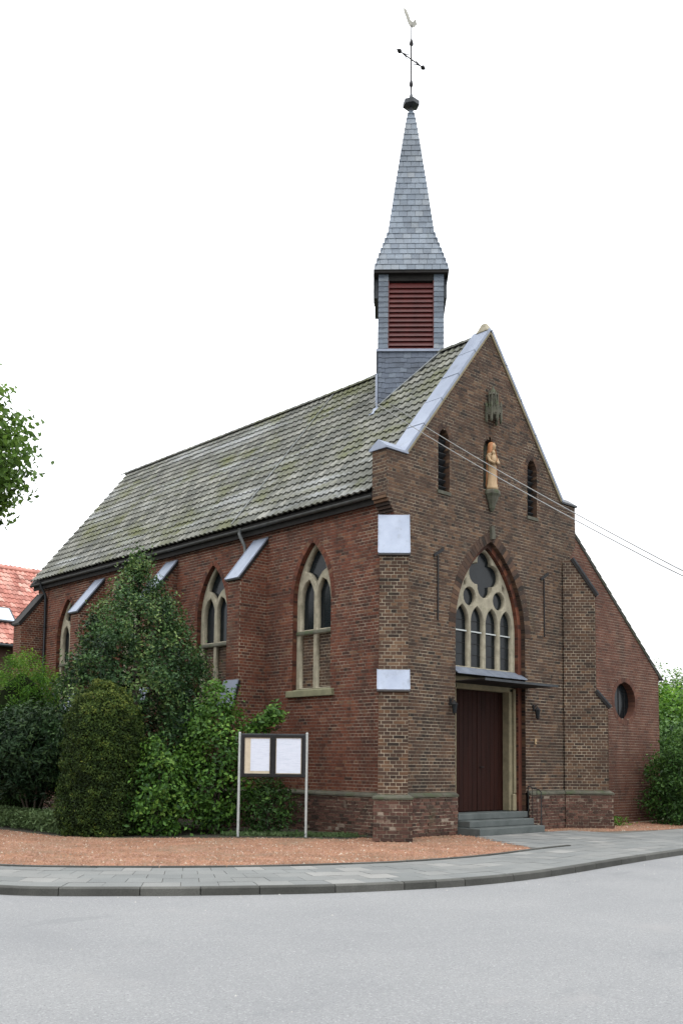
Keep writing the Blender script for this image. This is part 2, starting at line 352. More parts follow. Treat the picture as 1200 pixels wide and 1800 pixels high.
kc = smooth_curve(KERB, .25); ec_raw = smooth_curve(EDGE, .05)
def normals(c):
    t = np.gradient(c, axis=0); t /= np.linalg.norm(t, axis=1)[:, None]; return np.stack([t[:, 1], -t[:, 0]], 1)   # pointing to the road
kn = normals(kc)
# road sheet: everything outside the kerb line
rd = MB(); far = [(kc[i, 0] + 0, kc[i, 1] + 0) for i in range(len(kc))]
outer = []
for i in range(len(kc)):
    outer.append((kc[i] + kn[i] * 70))
vs = [(p[0], p[1], -.1) for p in far] + [(p[0], p[1], -.1) for p in outer]
n = len(kc)
rd.add([(-90, -90, -.1), (70, -90, -.1), (70, -5.2, -.1), (14, -5.0, -.1), (2.9, -5.1, -.1), (-4, -5.7, -.1), (-8.4, -3.7, -.1), (-11, 1, -.1), (-12.8, 16, -.1), (-13.5, 40, -.1), (-90, 40, -.1)], [tuple(range(11))])
tag(rd.build('road', 'asphalt'), kind='structure')
# pavement body between kerb and edging, real step
ei = [int(np.argmin(((ec_raw - kc[i]) ** 2).sum(1))) for i in range(len(kc))]
pv = MB()
top_k = kc - kn * .11
vs = []; fs = []
for i in range(n):
    e = ec_raw[ei[i]]; vs += [(top_k[i, 0], top_k[i, 1], -.012), (e[0], e[1], -.012)]
for i in range(n - 1): fs.append((2 * i, 2 * i + 2, 2 * i + 3, 2 * i + 1))
pv.add(vs, fs)
pave = tag(pv.build('pavement', 'joint'), kind='structure')
# kerb stones
def visible_xy(x, y, z=0., m=.1):
    v = Vector((x, y, z)) - CAM; d = v.dot(FW)
    if d < .5: return False
    u = 600 + 1746.155 * v.dot(RT) / d; vv = 1173.2 - 1746.155 * v.dot(UP) / d
    return -1200 * m < u < 1200 * (1 + m) and -1800 * m < vv < 1800 * (1 + m)
i = 0; kr = random.Random(3)
while i + 3 < n:
    st = kr.choice((2, 3, 4, 4)) if -9 < kc[i, 0] < 3 else 4
    j = min(i + st, n - 1)
    if abs(kc[i, 0]) < 34 and kc[i, 1] < 26:
        mb = MB(); idx = list(range(i, j + 1)); prof = [(.004, -.16), (0., -.012), (-.022, .004), (-.11, .006), (-.11, -.12)]
        gs = .006; ring = []
        for q, a in enumerate(idx):
            p = kc[a].copy(); t = np.array([-kn[a][1], kn[a][0]])
            if q == 0: p = p + t * gs
            if q == len(idx) - 1: p = p - t * gs
            ring.append([(p[0] + kn[a][0] * o_, p[1] + kn[a][1] * o_, z_) for o_, z_ in prof])
        vs = [v for r_ in ring for v in r_]; m_ = len(prof); fs = []
        for a in range(len(ring) - 1):
            for b in range(m_): fs.append((a * m_ + b, a * m_ + (b + 1) % m_, (a + 1) * m_ + (b + 1) % m_, (a + 1) * m_ + b))
        fs.append(tuple(range(m_))); fs.append(tuple((len(ring) - 1) * m_ + b for b in range(m_))[::-1])
        mb.add(vs, fs).build('kerb_stone', 'kerb', pave)
    i = j
# paving slabs, five across
pr = random.Random(5); rows = 5
step_i = 2
for i in range(0, n - step_i, step_i):
    c = kc[i]
    if not visible_xy(c[0], c[1], 0, .35) and not visible_xy(*ec_raw[ei[i]], 0, .35): continue
    ia, ib = i, i + step_i
    for r in range(rows):
        lo, hi = r / rows, (r + 1) / rows
        sh = .5 if r % 2 else 0.
        def pt(idx, f):
            fi = min(idx + sh * step_i, n - 1.001); k0 = int(fi); fr = fi - k0
            a = top_k[k0] * (1 - fr) + top_k[k0 + 1] * fr; b = ec_raw[ei[k0]] * (1 - fr) + ec_raw[ei[k0 + 1]] * fr
            return a * (1 - f) + b * f
        q = [pt(ia, lo), pt(ib, lo), pt(ib, hi), pt(ia, hi)]
        cen = sum(q) / 4; z = pr.uniform(-.0025, .0025)
        q = [cen + (p - cen) * (1 - .006 / max(.05, np.linalg.norm(p - cen))) for p in q]
        mb = MB(); mb.prism([(p[0], p[1], -.03) for p in q], (0, 0, .03 + z)).build('paving_slab', 'slab', pave)
# edging strip of thin dark stones
edn = normals(ec_raw)
i = 0; er = random.Random(8)
while i + 20 < len(ec_raw):
    j = i + 20
    if visible_xy(*ec_raw[i], 0, .35) and ec_raw[i][0] < 1.2:
        mb = MB(); idx = list(range(i, j + 1, 4)); vs = []; fs = []
        for q, a in enumerate(idx):
            p = ec_raw[a]; nn = edn[a]
            t = np.array([-nn[1], nn[0]]) * (.006 if q == 0 else (-.006 if q == len(idx) - 1 else 0))
            for o_, z_ in ((.03, -.05), (.03, .022), (-.03, .025), (-.03, -.05)): vs.append((p[0] + t[0] + nn[0] * o_, p[1] + t[1] + nn[1] * o_, z_))
        for a in range(len(idx) - 1):
            for b in range(4): fs.append((a * 4 + b, a * 4 + (b + 1) % 4, (a + 1) * 4 + (b + 1) % 4, (a + 1) * 4 + b))
        fs.append((0, 1, 2, 3)); fs.append(tuple((len(idx) - 1) * 4 + b for b in range(4))[::-1])
        mb.add(vs, fs).build('edging_stone', 'kerb', pave)
    i = j
# scattered grit on the road, thickest along the kerb
gq = random.Random(9); grit = MB()
for q in range(700):
    i = gq.randrange(0, n - 1)
    if not visible_xy(kc[i][0], kc[i][1], 0, .1): continue
    dd = gq.expovariate(1 / .35) if q % 3 else gq.uniform(.3, 9)
    x, y = kc[i] + kn[i] * (.03 + dd); r_ = gq.uniform(.006, .014)
    grit.add([(x - r_, y - r_ * .6, -.1), (x + r_ * .9, y - r_, -.1), (x + r_ * .7, y + r_, -.1), (x - r_ * .7, y + r_ * .8, -.1), (x + r_ * .1, y, -.1 + r_)], [(0, 1, 4), (1, 2, 4), (2, 3, 4), (3, 0, 4)])
tag(grit.build('grit', 'paper_stone'), 'pale grit scattered on the road near the kerb', 'grit', kind='stuff')
# forecourt of red pavers, garden soil, entrance path
def in_poly(x, y, poly):
    c = False; j = len(poly) - 1
    for i in range(len(poly)):
        if (poly[i][1] > y) != (poly[j][1] > y) and x < (poly[j][0] - poly[i][0]) * (y - poly[i][1]) / (poly[j][1] - poly[i][1]) + poly[i][0]: c = not c
        j = i
    return c
sel = [tuple(p) for p in ec_raw[::6] if p[0] < .75 and p[1] < 14]
BACK_L = [(1.3, -2.4), (2.26, -.86), (2.3, .02), (.62, .02), (.2, .1), (-.1, .55), (-.75, .35), (-1.2, 1.0), (-2.3, 2.0), (-3.5, 2.75), (-4.6, 3.6), (-5.2, 4.6), (-5.25, 7.4), (-6.2, 14)]
fore_poly = sel + BACK_L
fm = MB(); fm.add([(p[0], p[1], -.016) for p in fore_poly], [tuple(range(len(fore_poly)))])
fore = tag(fm.build('forecourt', 'redsand'), kind='structure')
def stones(name, poly, num, seed, lab, z0, rlo, rhi, near=0.):
    """loose crushed stones: squat irregular pyramids, one mesh"""
    rg = np.random.default_rng(seed); xs = [p[0] for p in poly]; ys = [p[1] for p in poly]
    x = rg.uniform(max(min(xs), -10.), max(xs), num * 3); y = rg.uniform(min(ys), min(max(ys), 13.), num * 3)
    px = np.array(poly); ins = np.zeros(len(x), bool); jx = len(px) - 1
    for a in range(len(px)):
        c_ = ((px[a, 1] > y) != (px[jx, 1] > y)) & (x < (px[jx, 0] - px[a, 0]) * (y - px[a, 1]) / (px[jx, 1] - px[a, 1] + 1e-12) + px[a, 0]); ins ^= c_; jx = a
    x, y = x[ins][:num], y[ins][:num]; m = len(x); r_ = rg.uniform(rlo, rhi, m) * rg.choice((.7, 1., 1.35), m)
    ang = rg.uniform(0, 6.28, m)[:, None] + np.arange(4)[None] * 1.5708 + rg.normal(0, .3, (m, 4)); rad = r_[:, None] * rg.uniform(.7, 1.2, (m, 4))
    V = np.zeros((m, 5, 3), np.float32); V[:, :4, 0] = x[:, None] + rad * np.cos(ang); V[:, :4, 1] = y[:, None] + rad * np.sin(ang); V[:, :4, 2] = z0 - .004
    V[:, 4, 0] = x + rg.normal(0, .3, m) * r_; V[:, 4, 1] = y + rg.normal(0, .3, m) * r_; V[:, 4, 2] = z0 + r_ * rg.uniform(.5, .95, m)
    F = np.array([[0, 1, 4], [1, 2, 4], [2, 3, 4], [3, 0, 4]])[None] + np.arange(m)[:, None, None] * 5
    me = bpy.data.meshes.new(name); me.vertices.add(m * 5); me.vertices.foreach_set('co', V.ravel())
    me.loops.add(m * 12); me.loops.foreach_set('vertex_index', F.ravel().astype(np.int32)); me.polygons.add(m * 4); me.polygons.foreach_set('loop_start', (np.arange(m * 4) * 3).astype(np.int32))
    at_ = me.attributes.new('tint', 'FLOAT', 'POINT'); at_.data.foreach_set('value', np.repeat(np.clip(rg.normal(.5, .27, m), 0, 1), 5).astype(np.float32))
    me.materials.append(MAT['paver_attr']); me.update(calc_edges=True); me.validate()
    return tag(link(name, me), lab, 'gravel', kind='stuff')
stones('gravel', fore_poly, 52000, 21, 'crushed red brick gravel covering the forecourt', -.016, .013, .026)
# entrance path of grey slabs in front of the steps and along the right of the front
pth = MB(); pth.add([(.6, -3.62, -.018), (14, -3.45, -.018), (14, -1.9, -.018), (8.0, -1.9, -.018), (5.25, -1.2, -.018), (5.25, .02, -.018), (2.2, .02, -.018), (2.2, -.86, -.018), (1.2, -2.4, -.018)], [tuple(range(9))])
path = tag(pth.build('path', 'joint'), kind='structure')
pr = random.Random(31)
for ix in range(34):
    for iy in range(6):
        x0 = .55 + ix * .4; y0 = -3.42 + iy * .44
        if y0 + .43 > -1.9 + .2 and x0 > 5.4: continue
        y1 = y0 + .43; x1 = x0 + .39
        xl = float(np.interp(y0, [-3.6, -2.4, -.86], [.75, 1.3, 2.26]))
        if x1 < xl + .1: continue
        x0 = max(x0, xl)
        MB().box(x0, x1, y0, y1, -.04, pr.uniform(-.004, .002)).build('paving_slab', 'slab', path)
rs = MB(); rs.add([(5.3, -1.2, -.014), (8.0, -1.9, -.014), (14, -1.9, -.014), (14, .31, -.014), (5.02, .31, -.014), (5.02, -.1, -.014)], [tuple(range(6))])
tag(rs.build('gravel_strip', 'redsand'), kind='structure')
stones('gravel', [(5.3, -1.18), (8.0, -1.88), (14, -1.88), (14, .28), (5.03, .28), (5.03, -.1)], 7000, 22, 'strip of crushed red brick gravel along the right wall', -.014, .014, .028)
sb = MB(); sb.add([(.0, -.02, -.013), (-.1, .55, .005), (-.75, .35, -.013), (-1.2, 1.0, -.013), (-2.3, 2.0, -.013), (-3.5, 2.75, -.013), (-4.6, 3.6, -.013), (-5.2, 4.6, -.013), (-5.25, 7.4, -.013), (-6.2, 14, -.013), (-6, 26, -.013), (.4, 26, .05), (.4, 0, .02)], [tuple(range(13))])
tag(sb.build('garden_bed', 'soil'), kind='structure')

# ================================================================== CHAPEL
XC = 3.62; XL, XR = .25, 7.0; LEN = 17.0
ch = thing('chapel', (XC, 0, 0), 'small brown and red brick chapel with tiled roof and slate spire', 'chapel')
PF = Plane((0, 0, 0), (1, 0, 0), (0, -1, 0))                  # front, s = x
PS = Plane((XL, 0, 0), (0, 1, 0), (-1, 0, 0))                 # long side, s = y
PA = Plane((0, .3, 0), (1, 0, 0), (0, -1, 0))                 # lean-to front
# ---- dimensions of openings
AW, AZS, AH = 1.33, 4.75, 2.25      # great arch, outer
ACX = 3.66
LANC = [(XC - 1.71, .2, 7.9, 9.08, .34), (XC + 1.71, .2, 7.9, 9.08, .34)]
NICHE = (XC, .26, 8.28, 9.2, .38)
SIDEW = [2.70 + 4.05 * k for k in range(4)]; SW_W, SW_Z0, SW_ZS, SW_H = .68, 3.3, 5.45, 1.42
SLOPE = 1.258
def front_outer(z):
    if z < 7.12: return [(XL, XR)]
    if z < 7.45:
        f = (z - 7.12) / .33; return [(XL * (1 - f), XR + (.25) * f)]
    if z < 8.5: return [(0., 7.25)]
    x = .60 + (z - 8.5) / SLOPE
    return [(x, 2 * XC - x)] if x < XC else []
def front_spans(z):
    sp = front_outer(z)
    if .0 <= z < AZS + AH:
        h = arch_half(z, AW, AZS, AH)
        if h > .005: sp = sub_spans(sp, ACX - h, ACX + h)
    for cx, w_, z0, zs, h in LANC + [NICHE]:
        if z0 <= z < zs + h:
            q = arch_half(z, w_, zs, h)
            if q > .005: sp = sub_spans(sp, cx - q, cx + q)
    return [(a + (.013 if abs(a) < .001 or abs(a - XL) < .001 else 0), b) for a, b in sp]
def side_spans(z):
    sp = [(.014, LEN)]
    if SW_Z0 <= z < SW_ZS + SW_H:
        q = arch_half(z, SW_W, SW_ZS, SW_H)
        if q > .005:
            for c in SIDEW: sp = sub_spans(sp, c - q, c + q)
    return sp
def annex_spans(z):
    r = 12.0 if z < 4.26 else 7.74 + (7.76 - z) / 3.5 * 4.27
    if z > 7.9: return []
    sp = [(6.9, r)]; dz = abs(z - 3.43)
    if dz < .55: q = math.sqrt(.55 ** 2 - dz * dz); sp = sub_spans(sp, 10.11 - q, 10.11 + q)
    return sp
empty_me = bpy.data.meshes.new('wall')
def wall_part(name='wall'):
    """part whose mesh is the mortar backing; filled once the brick faces are laid"""
    return link(name, bpy.data.meshes.new(name), ch)
wf = wall_part(); wside = wall_part(); wan = wall_part()
plinf = wall_part('plinth'); 
# front: plinth, body
brick_face(PF, .9, 12.29, front_spans, wf, 'brown', 1, single=lambda s, z: .85 < s < 2.3 and .9 < z < 6)
def plinth_front(z): return [(XL + .1, ACX - AW), (ACX + AW + .06, XR - .1)]
brick_face(PF, 0, .84, plinth_front, plinf, 'plinth', 2, out=.08, rough=.012)
brick_face(PS, .9, 7.45, side_spans, wside, 'red', 3, 'mortar_red', single=lambda s, z: .25 < s < 1.9 and 2.3 < z < 7)
brick_face(PS, 0, .84, lambda z: [(.1, LEN)], plinf, 'plinth', 4, 'mortar_red', out=.08, rough=.012)
brick_face(PA, 0, 7.76, annex_spans, wan, 'annex', 5, 'mortar_red')
# return faces of the kneelers (left one seen)
PK = Plane((0, 0, 0), (0, 1, 0), (-1, 0, 0))
def kneel_spans(z): return [(.001, .44)]
brick_face(PK, 7.47, 8.5, kneel_spans, wf, 'brown', 6)
PKr = Plane((7.25, 0, 0), (0, 1, 0), (1, 0, 0)); brick_face(PKr, 7.47, 8.5, kneel_spans, wf, 'brown', 7)
# corbel wedge under the kneeler
for xa, xb in ((0., XL), (7.25, XR)):
    kb = MB()
    for j in range(5):
        z0 = 7.12 + j * .07; f0 = (j) / 5; x = xb + (xa - xb) * (f0 + .2)
        lo, hi = min(x, xb), max(x, xb) + .0
        if xa < 1: kb.box(lo, XL + .02, .014, .43, z0, z0 + .062)
        else: kb.box(XR - .02, hi, .014, .43, z0, z0 + .062)
    tag(kb.build('corbel', 'brown_attr', ch), kind='stuff')
# solid cores behind (closed, dark inside)
core = MB()
core.box(XL + .03, XL + .4, .5, LEN - .03, 0, SW_Z0 - .1); core.box(XL + .03, XL + .4, .5, LEN - .03, SW_ZS + SW_H + .1, 7.5)
core.build('inner_wall', 'dark_wood', ch)
iw = MB(); iw.box(XR - .35, XR, .3, LEN, 0, 7.6); iw.box(XL + .3, XR - .3, LEN - .35, LEN, 0, 7.6)
iw.prism([(XL, LEN - .35, 7.5), (XR, LEN - .35, 7.5), (XC, LEN - .35, 12.0)], (0, .35, 0)); iw.build('rear_wall', 'annex_attr', ch)
# inner side of the parapet gable
pg = MB()
pg.prism([(.01, .44, 7.5), (.01, .44, 8.49), (.6, .44, 8.49), (XC, .44, 12.27), (6.64, .44, 8.49), (7.24, .44, 8.49), (7.24, .44, 7.5)][::-1], (0, -.08, 0)); pg.build('parapet_back', 'mortar', ch)

# ---- reveals and arch rings
ring = MB()
arch_ring(PF, ACX, AW, AZS, AH, .24, .004, 26, ring, 1)
tag(ring.build('arch_ring', 'brown_attr', ch), kind='stuff')
for cx, w_, z0, zs, h in LANC: ring = MB(); arch_ring(PF, cx, w_, zs, h, .12, .003, 7, ring, 2); tag(ring.build('arch_ring', 'brown_attr', ch), kind='stuff')
for q, c in enumerate(SIDEW): ring = MB(); arch_ring(PS, c, SW_W, SW_ZS, SW_H, .125, .004, 15, ring, 3 + q); tag(ring.build('arch_ring', 'red_attr', ch), kind='stuff')
def reveal(P, outl, d0, d1, shrink=1., kind='brown_attr', name='reveal', nstep=None):
    """brick jamb surface running from the wall face back into the recess; stepped per brick course"""
    mb = MB(); rnd = random.Random(5)
    for i in range(len(outl) - 1):
        (s0, z0), (s1, z1) = outl[i], outl[i + 1]
        L = math.hypot(s1 - s0, z1 - z0); m = max(1, int(round(L / .075)))
        for k in range(m):
            f0, f1 = k / m + .07 / m, (k + 1) / m - .07 / m
            a = (s0 + (s1 - s0) * f0, z0 + (z1 - z0) * f0); b = (s0 + (s1 - s0) * f1, z0 + (z1 - z0) * f1)
            mb.add([P.p(*a, d0), P.p(*b, d0), P.p(*b, d1), P.p(*a, d1)], [(0, 1, 2, 3)], min(1, max(0, rnd.gauss(.45, .25))))
        # mortar behind
    for i in range(len(outl) - 1):
        (s0, z0), (s1, z1) = outl[i], outl[i + 1]
        L = math.hypot(s1 - s0, z1 - z0) or 1; nx, nz = (z1 - z0) / L, -(s1 - s0) / L
        cs = sum(p[0] for p in outl) / len(outl); sgn = 1 if (((s0 + s1) / 2 - cs) * nx) > 0 else -1
        if abs(nx) < .05: sgn = 1 if nz > 0 else -1
        e = .006 * sgn
        mb.add([P.p(s0 + nx * e, z0 + nz * e, d0 - .002), P.p(s1 + nx * e, z1 + nz * e, d0 - .002), P.p(s1 + nx * e, z1 + nz * e, d1), P.p(s0 + nx * e, z0 + nz * e, d1)], [(0, 1, 2, 3)], .98)
    return mb.build(name, kind, ch)
YW = .22      # window plane depth in the front
W2 = 1.20     # inner half width
reveal(PF, arch_pts(AW, .0, AZS, AH, 20, ACX), .0, -.12, name='reveal')
# inner order: step in to the window width
sof = MB(); o1 = arch_pts(AW, .0, AZS, AH, 20, ACX); o2 = arch_pts(W2, .0, AZS + .02, AH - .16, 20, ACX)
for i in range(len(o1) - 1):
    sof.add([PF.p(*o1[i], -.12), PF.p(*o1[i + 1], -.12), PF.p(*o2[i + 1], -.12), PF.p(*o2[i], -.12)], [(0, 1, 2, 3)])
sof.build('arch_order', 'red_attr', ch)
reveal(PF, o2, -.12, -.50, kind='red_attr')
for cx, w_, z0, zs, h in LANC:
    ol = arch_pts(w_, z0, zs, h, 8, cx); reveal(PF, ol, 0, -.25)
    lw = MB(); lw.prism([PF.p(*q, -.2) for q in ol], (0, .03, 0)); lo = lw.build('lancet', 'dark_wood', ch)
    for k in range(8):
        z = z0 + .1 + k * .16
        if z < zs + .1: MB().obox((cx, .15, z), (w_ - .02, 0, 0), (0, .05, -.04), (0, .006, .008)).build('louvre_slat', 'zinc_dark', lo)
    MB().prism([PF.p(cx - w_ - .03, z0, .03), PF.p(cx + w_ + .03, z0, .03), PF.p(cx + w_ + .03, z0 - .08, .03), PF.p(cx - w_ - .03, z0 - .08, .03)], (0, .2, 0)).build('sill', 'stone_moss', ch)
ol = arch_pts(NICHE[1], NICHE[2], NICHE[3], NICHE[4], 8, NICHE[0]); reveal(PF, ol, 0, -.22)
nb = MB(); nb.prism([PF.p(*q, -.2) for q in ol], (0, .03, 0)); nb.build('niche', 'stone_moss', ch)  # dark stone back, its colour deepening the shade of the shallow recess

# ---- tracery plates from 2d curves with holes
def arc(cx, cz, r, a0, a1, n=10): return [(cx + r * math.cos(a0 + (a1 - a0) * i / n), cz + r * math.sin(a0 + (a1 - a0) * i / n)) for i in range(n + 1)]
def plate(name, P, d, outline, holes, depth, mat, parent, bev=.018):
    cu = bpy.data.curves.new(name, 'CURVE'); cu.dimensions = '2D'; cu.fill_mode = 'BOTH'; cu.extrude = depth / 2 - bev; cu.bevel_depth = bev; cu.bevel_resolution = 0; cu.offset = -bev
    for lp in [outline] + holes:
        sp = cu.splines.new('POLY'); sp.points.add(len(lp) - 1); sp.use_cyclic_u = True
        for q, (x, z) in zip(sp.points, lp): q.co = (x, z, 0, 1)
    o = bpy.data.objects.new(name, cu); COL.objects.link(o)
    me = bpy.data.meshes.new_from_object(o.evaluated_get(bpy.context.evaluated_depsgraph_get()))
    bpy.data.objects.remove(o); bpy.data.curves.remove(cu)
    co = np.zeros(len(me.vertices) * 3, np.float32); me.vertices.foreach_get('co', co); co = co.reshape(-1, 3)
    S_, N_, O_ = np.array(P.S), np.array(P.N), np.array(P.o)
    wv = O_ + co[:, :1] * S_ + co[:, 1:2] * np.array((0, 0, 1.)) + (co[:, 2:3] + d) * N_
    me.vertices.foreach_set('co', wv.astype(np.float32).ravel()); me.materials.clear(); me.materials.append(MAT[mat]); me.name = name; me.update()
    return link(name, me, parent)
def light(cx, hw, z0, zs, h, n=7): return arch_pts(hw, z0, zs, h, n, cx)
# great window
win = MB(); wo = arch_pts(W2, 3.86, AZS + .02, AH - .16, 16, ACX)
holes = []
for k in range(4):
    cx = ACX + (k - 1.5) * .56; holes.append(light(cx, .228, 3.9, 5.0, .38))
for sx in (-1, 1): holes.append(arc(ACX + sx * .56, 5.60, .225, 0, 2 * math.pi * 15 / 16, 15))
quat = []
for q, (dx, dz) in enumerate(((1, 0), (0, 1), (-1, 0), (0, -1))):
    a = q * math.pi / 2; quat += arc(ACX + dx * .31, 6.19 + dz * .31, .262, a - math.pi * .56, a + math.pi * .56, 9)
holes.append(quat)
for sx in (-1, 1): holes.append([(ACX + sx * .70, 5.90), (ACX + sx * .80, 5.80), (ACX + sx * .76, 5.96), (ACX + sx * .70, 6.02)])
wt = plate('window', PF, -YW - .06, wo, holes, .14, 'stone_light', ch)
for hl in holes:
    cs = sum(p[0] for p in hl) / len(hl); cz = sum(p[1] for p in hl) / len(hl)
    MB().prism([PF.p(cs + (s_ - cs) * 1.06, cz + (z_ - cz) * 1.03, -YW - .10) for s_, z_ in hl], (0, .01, 0)).build('pane', 'glass', wt)
for k in range(4):
    cx = ACX + (k - 1.5) * .56
    MB().box(cx - .21, cx + .21, YW + .03, YW + .075, 4.745, 4.775).build('transom_bar', 'steel', wt)
    for zz in (4.2, 4.47, 5.02): MB().box(cx - .21, cx + .21, YW + .088, YW + .105, zz, zz + .012).build('saddle_bar', 'iron', wt)
# sloping zinc sill of the great window and the flat door canopy
cz = MB(); 
for k in range(4):
    a = ACX - AW + .01 + k * .665; b = a + .655
    m = MB(); m.prism([(a, YW, 3.88), (a, -.07, 3.71), (a, -.07, 3.685), (a, YW, 3.85)], (b - a, 0, 0)); m.build('sill_sheet', 'zinc_mid', wt)
can = MB(); can.box(ACX - AW + .02, 5.12, -.86, .2, 3.485, 3.52); cano = bevel(can.build('canopy', 'dark_wood', ch), .008)
MB().box(ACX - AW + .0, 5.14, -.875, -.862, 3.475, 3.53).build('fascia', 'zinc_dark', cano)
# door: stone frame, two leaves of planks
DH, DW, DZ0, DZ1 = .45, 1.0, .45, 3.37
fr = MB()
for sx in (-1, 1):
    xi = ACX + sx * DW; xo = ACX + sx * (W2 - .004)
    fr.box(min(xi, xo), max(xi, xo), YW + .02, .47, DZ0, DZ1 + .1)
    xm = ACX + sx * (DW + .06); 
    fr.box(min(xm, xo), max(xm, xo), YW - .05, YW + .018, DZ0 + .0, DZ0 + .42)
    xq = ACX + sx * (DW + .11)
    fr.box(min(xq, xo), max(xq, xo), YW - .045, YW + .018, DZ0 + .425, DZ1 + .1)
fr.box(ACX - DW - .19, ACX + DW + .19, YW + .02, .47, DZ1 + .003, DZ1 + .3)
bevel(fr.build('door_frame', 'stone', ch), .02)
tymp = MB(); tymp.box(ACX - W2 + .01, ACX + W2 - .01, YW + .08, YW + .2, DZ1 + .1, 3.9); tymp.build('lintel', 'stone_moss', ch)
for sx in (-1, 1):
    lf = MB(); lf.box(min(ACX + sx * .006, ACX + sx * DW), max(ACX + sx * .006, ACX + sx * DW), .475, .50, DZ0 + .01, DZ1); leaf = lf.build('door', 'door', ch)
    for k in range(6):
        a = ACX + sx * (.012 + k * .165); b = ACX + sx * (.012 + (k + 1) * .165 - .008)
        bevel(MB().box(min(a, b), max(a, b), .455, .474, DZ0 + .02, DZ1 - .01).build('plank', 'door', leaf), .004)
    for zz in (): MB().box(min(ACX + sx * .25, ACX + sx * .97), max(ACX + sx * .25, ACX + sx * .97), .446, .454, zz, zz + .06).build('hinge_strap', 'iron', leaf)
MB().tube([(ACX + .09, .44, 1.52), (ACX + .09, .40, 1.52), (ACX + .20, .40, 1.52)], .012).build('door_handle', 'iron', ch)

# ---- side windows (blind lower half below the transom)
for c in SIDEW:
    W = SW_W - .0; TZ = 4.70
    reveal(PS, arch_pts(SW_W, SW_Z0, SW_ZS, SW_H, 12, c), 0, -.26, kind='red_attr')
    ow = arch_pts(W, SW_Z0 + .02, SW_ZS, SW_H, 14, c)
    hw = .205; hs = []
    for sx in (-1, 1):
        hs.append([(c + sx * .07, TZ + .06), (c + sx * .07, 5.66), (c + sx * .13, 5.80), (c + sx * .235, 5.97), (c + sx * .38, 5.90), (c + sx * .49, 5.70), (c + sx * .53, 5.45), (c + sx * .53, TZ + .06)][::sx])
        hs.append([(c + sx * .07, SW_Z0 + .06), (c + sx * .07, TZ - .06), (c + sx * .53, TZ - .06), (c + sx * .53, SW_Z0 + .06)])
    hs.append([(c, 5.84), (c - .10, 6.0), (c - .22, 6.13), (c - .37, 6.20), (c - .31, 6.34), (c - .19, 6.54), (c, 6.76), (c + .19, 6.54), (c + .31, 6.34), (c + .37, 6.20), (c + .22, 6.13), (c + .10, 6.0)])
    t = plate('window', PS, -.19, ow, hs, .14, 'stone_light', ch)
    for q in (0, 2, 4):
        hl = hs[q]; a0 = sum(p[0] for p in hl) / len(hl); a1 = sum(p[1] for p in hl) / len(hl)
        MB().prism([PS.p(a0 + (s_ - a0) * 1.06, a1 + (z_ - a1) * 1.03, -.245) for s_, z_ in hl], (.01, 0, 0)).build('pane', 'glass', t)
    for q in (1, 3):
        hl = hs[q]; bp = Plane(PS.p(0, 0, -.215), PS.S, PS.N)
        a, b = min(hl[0][0], hl[2][0]) - .01, max(hl[0][0], hl[2][0]) + .01
        brick_face(bp, SW_Z0 + .03, TZ - .04, lambda z, a=a, b=b: [(a, b)], t, 'brown', int(c * 10) + q, name='infill_brickwork')
    m = MB(); m.prism([PS.p(c - .66, TZ + .05, -.13), PS.p(c - .66, TZ - .01, -.09), PS.p(c - .66, TZ - .05, -.09), PS.p(c - .66, TZ - .05, -.2)], PS.S * 1.32); m.build('transom', 'stone_moss', t)
    m = MB(); m.prism([PS.p(c - .82, SW_Z0 + .05, -.2), PS.p(c - .82, SW_Z0 - .02, .09), PS.p(c - .82, SW_Z0 - .17, .09), PS.p(c - .82, SW_Z0 - .17, -.0)], PS.S * 1.64); bevel(m.build('sill', 'stone_sill', t), .01)

# ---- round window of the lean-to
ph = arc(10.11, 3.43, .55, 0, 2 * math.pi * 23 / 24, 23); reveal(PA, ph + ph[:1], 0, -.28, kind='annex_attr')
rw = MB(); rw.prism([PA.p(s_, z_, -.22) for s_, z_ in ph], (0, .02, 0)); rwo = rw.build('round_window', 'glass', ch)
for a in range(3):
    MB().box(10.11 - .012 + (a - 1) * .3, 10.11 + .012 + (a - 1) * .3, .3 + .205, .3 + .218, 3.43 - .45, 3.43 + .45).build('glazing_bar', 'iron', rwo)
ar = MB()
for k in range(40):
    a0 = 2 * math.pi * (k + .05) / 40; a1 = 2 * math.pi * (k + .95) / 40
    ar.prism([PA.p(10.11 + r_ * math.cos(a), 3.43 + r_ * math.sin(a), .004) for r_, a in ((.553, a0), (.68, a0), (.68, a1), (.553, a1))], (0, .02, 0))
tag(ar.build('arch_ring', 'annex_attr', ch), kind='stuff')
# lean-to: side wall and roof
le = MB(); le.box(11.7, 11.99, .42, 10, 0, 4.2); le.box(7, 11.7, 9.7, 10, 0, 4.2); le.build('annex_wall', 'annex_attr', ch)
lr = MB(); k_ = 4.27 / 3.5
lr.prism([(7.0, .27, 7.76 + .74 / k_ + .0), (12.1, .27, 4.18), (12.1, .27, 4.22), (7.0, .27, 7.76 + .74 / k_ + .045)], (0, 9.9, 0)); ann = lr.build('annex_roof', 'tile_attr', ch)
for k in range(20):          # slates along the verge
    f = k / 20; x = 7.1 + 5.1 * f; z = 7.76 - (x - 7.74) / k_ + .075
    MB().obox((x + .14, .38, z - .125), (.15, 0, -.15 / k_ + .02), (0, .13, 0), (.006, 0, .008)).build('slate', 'tile_obj', ann)

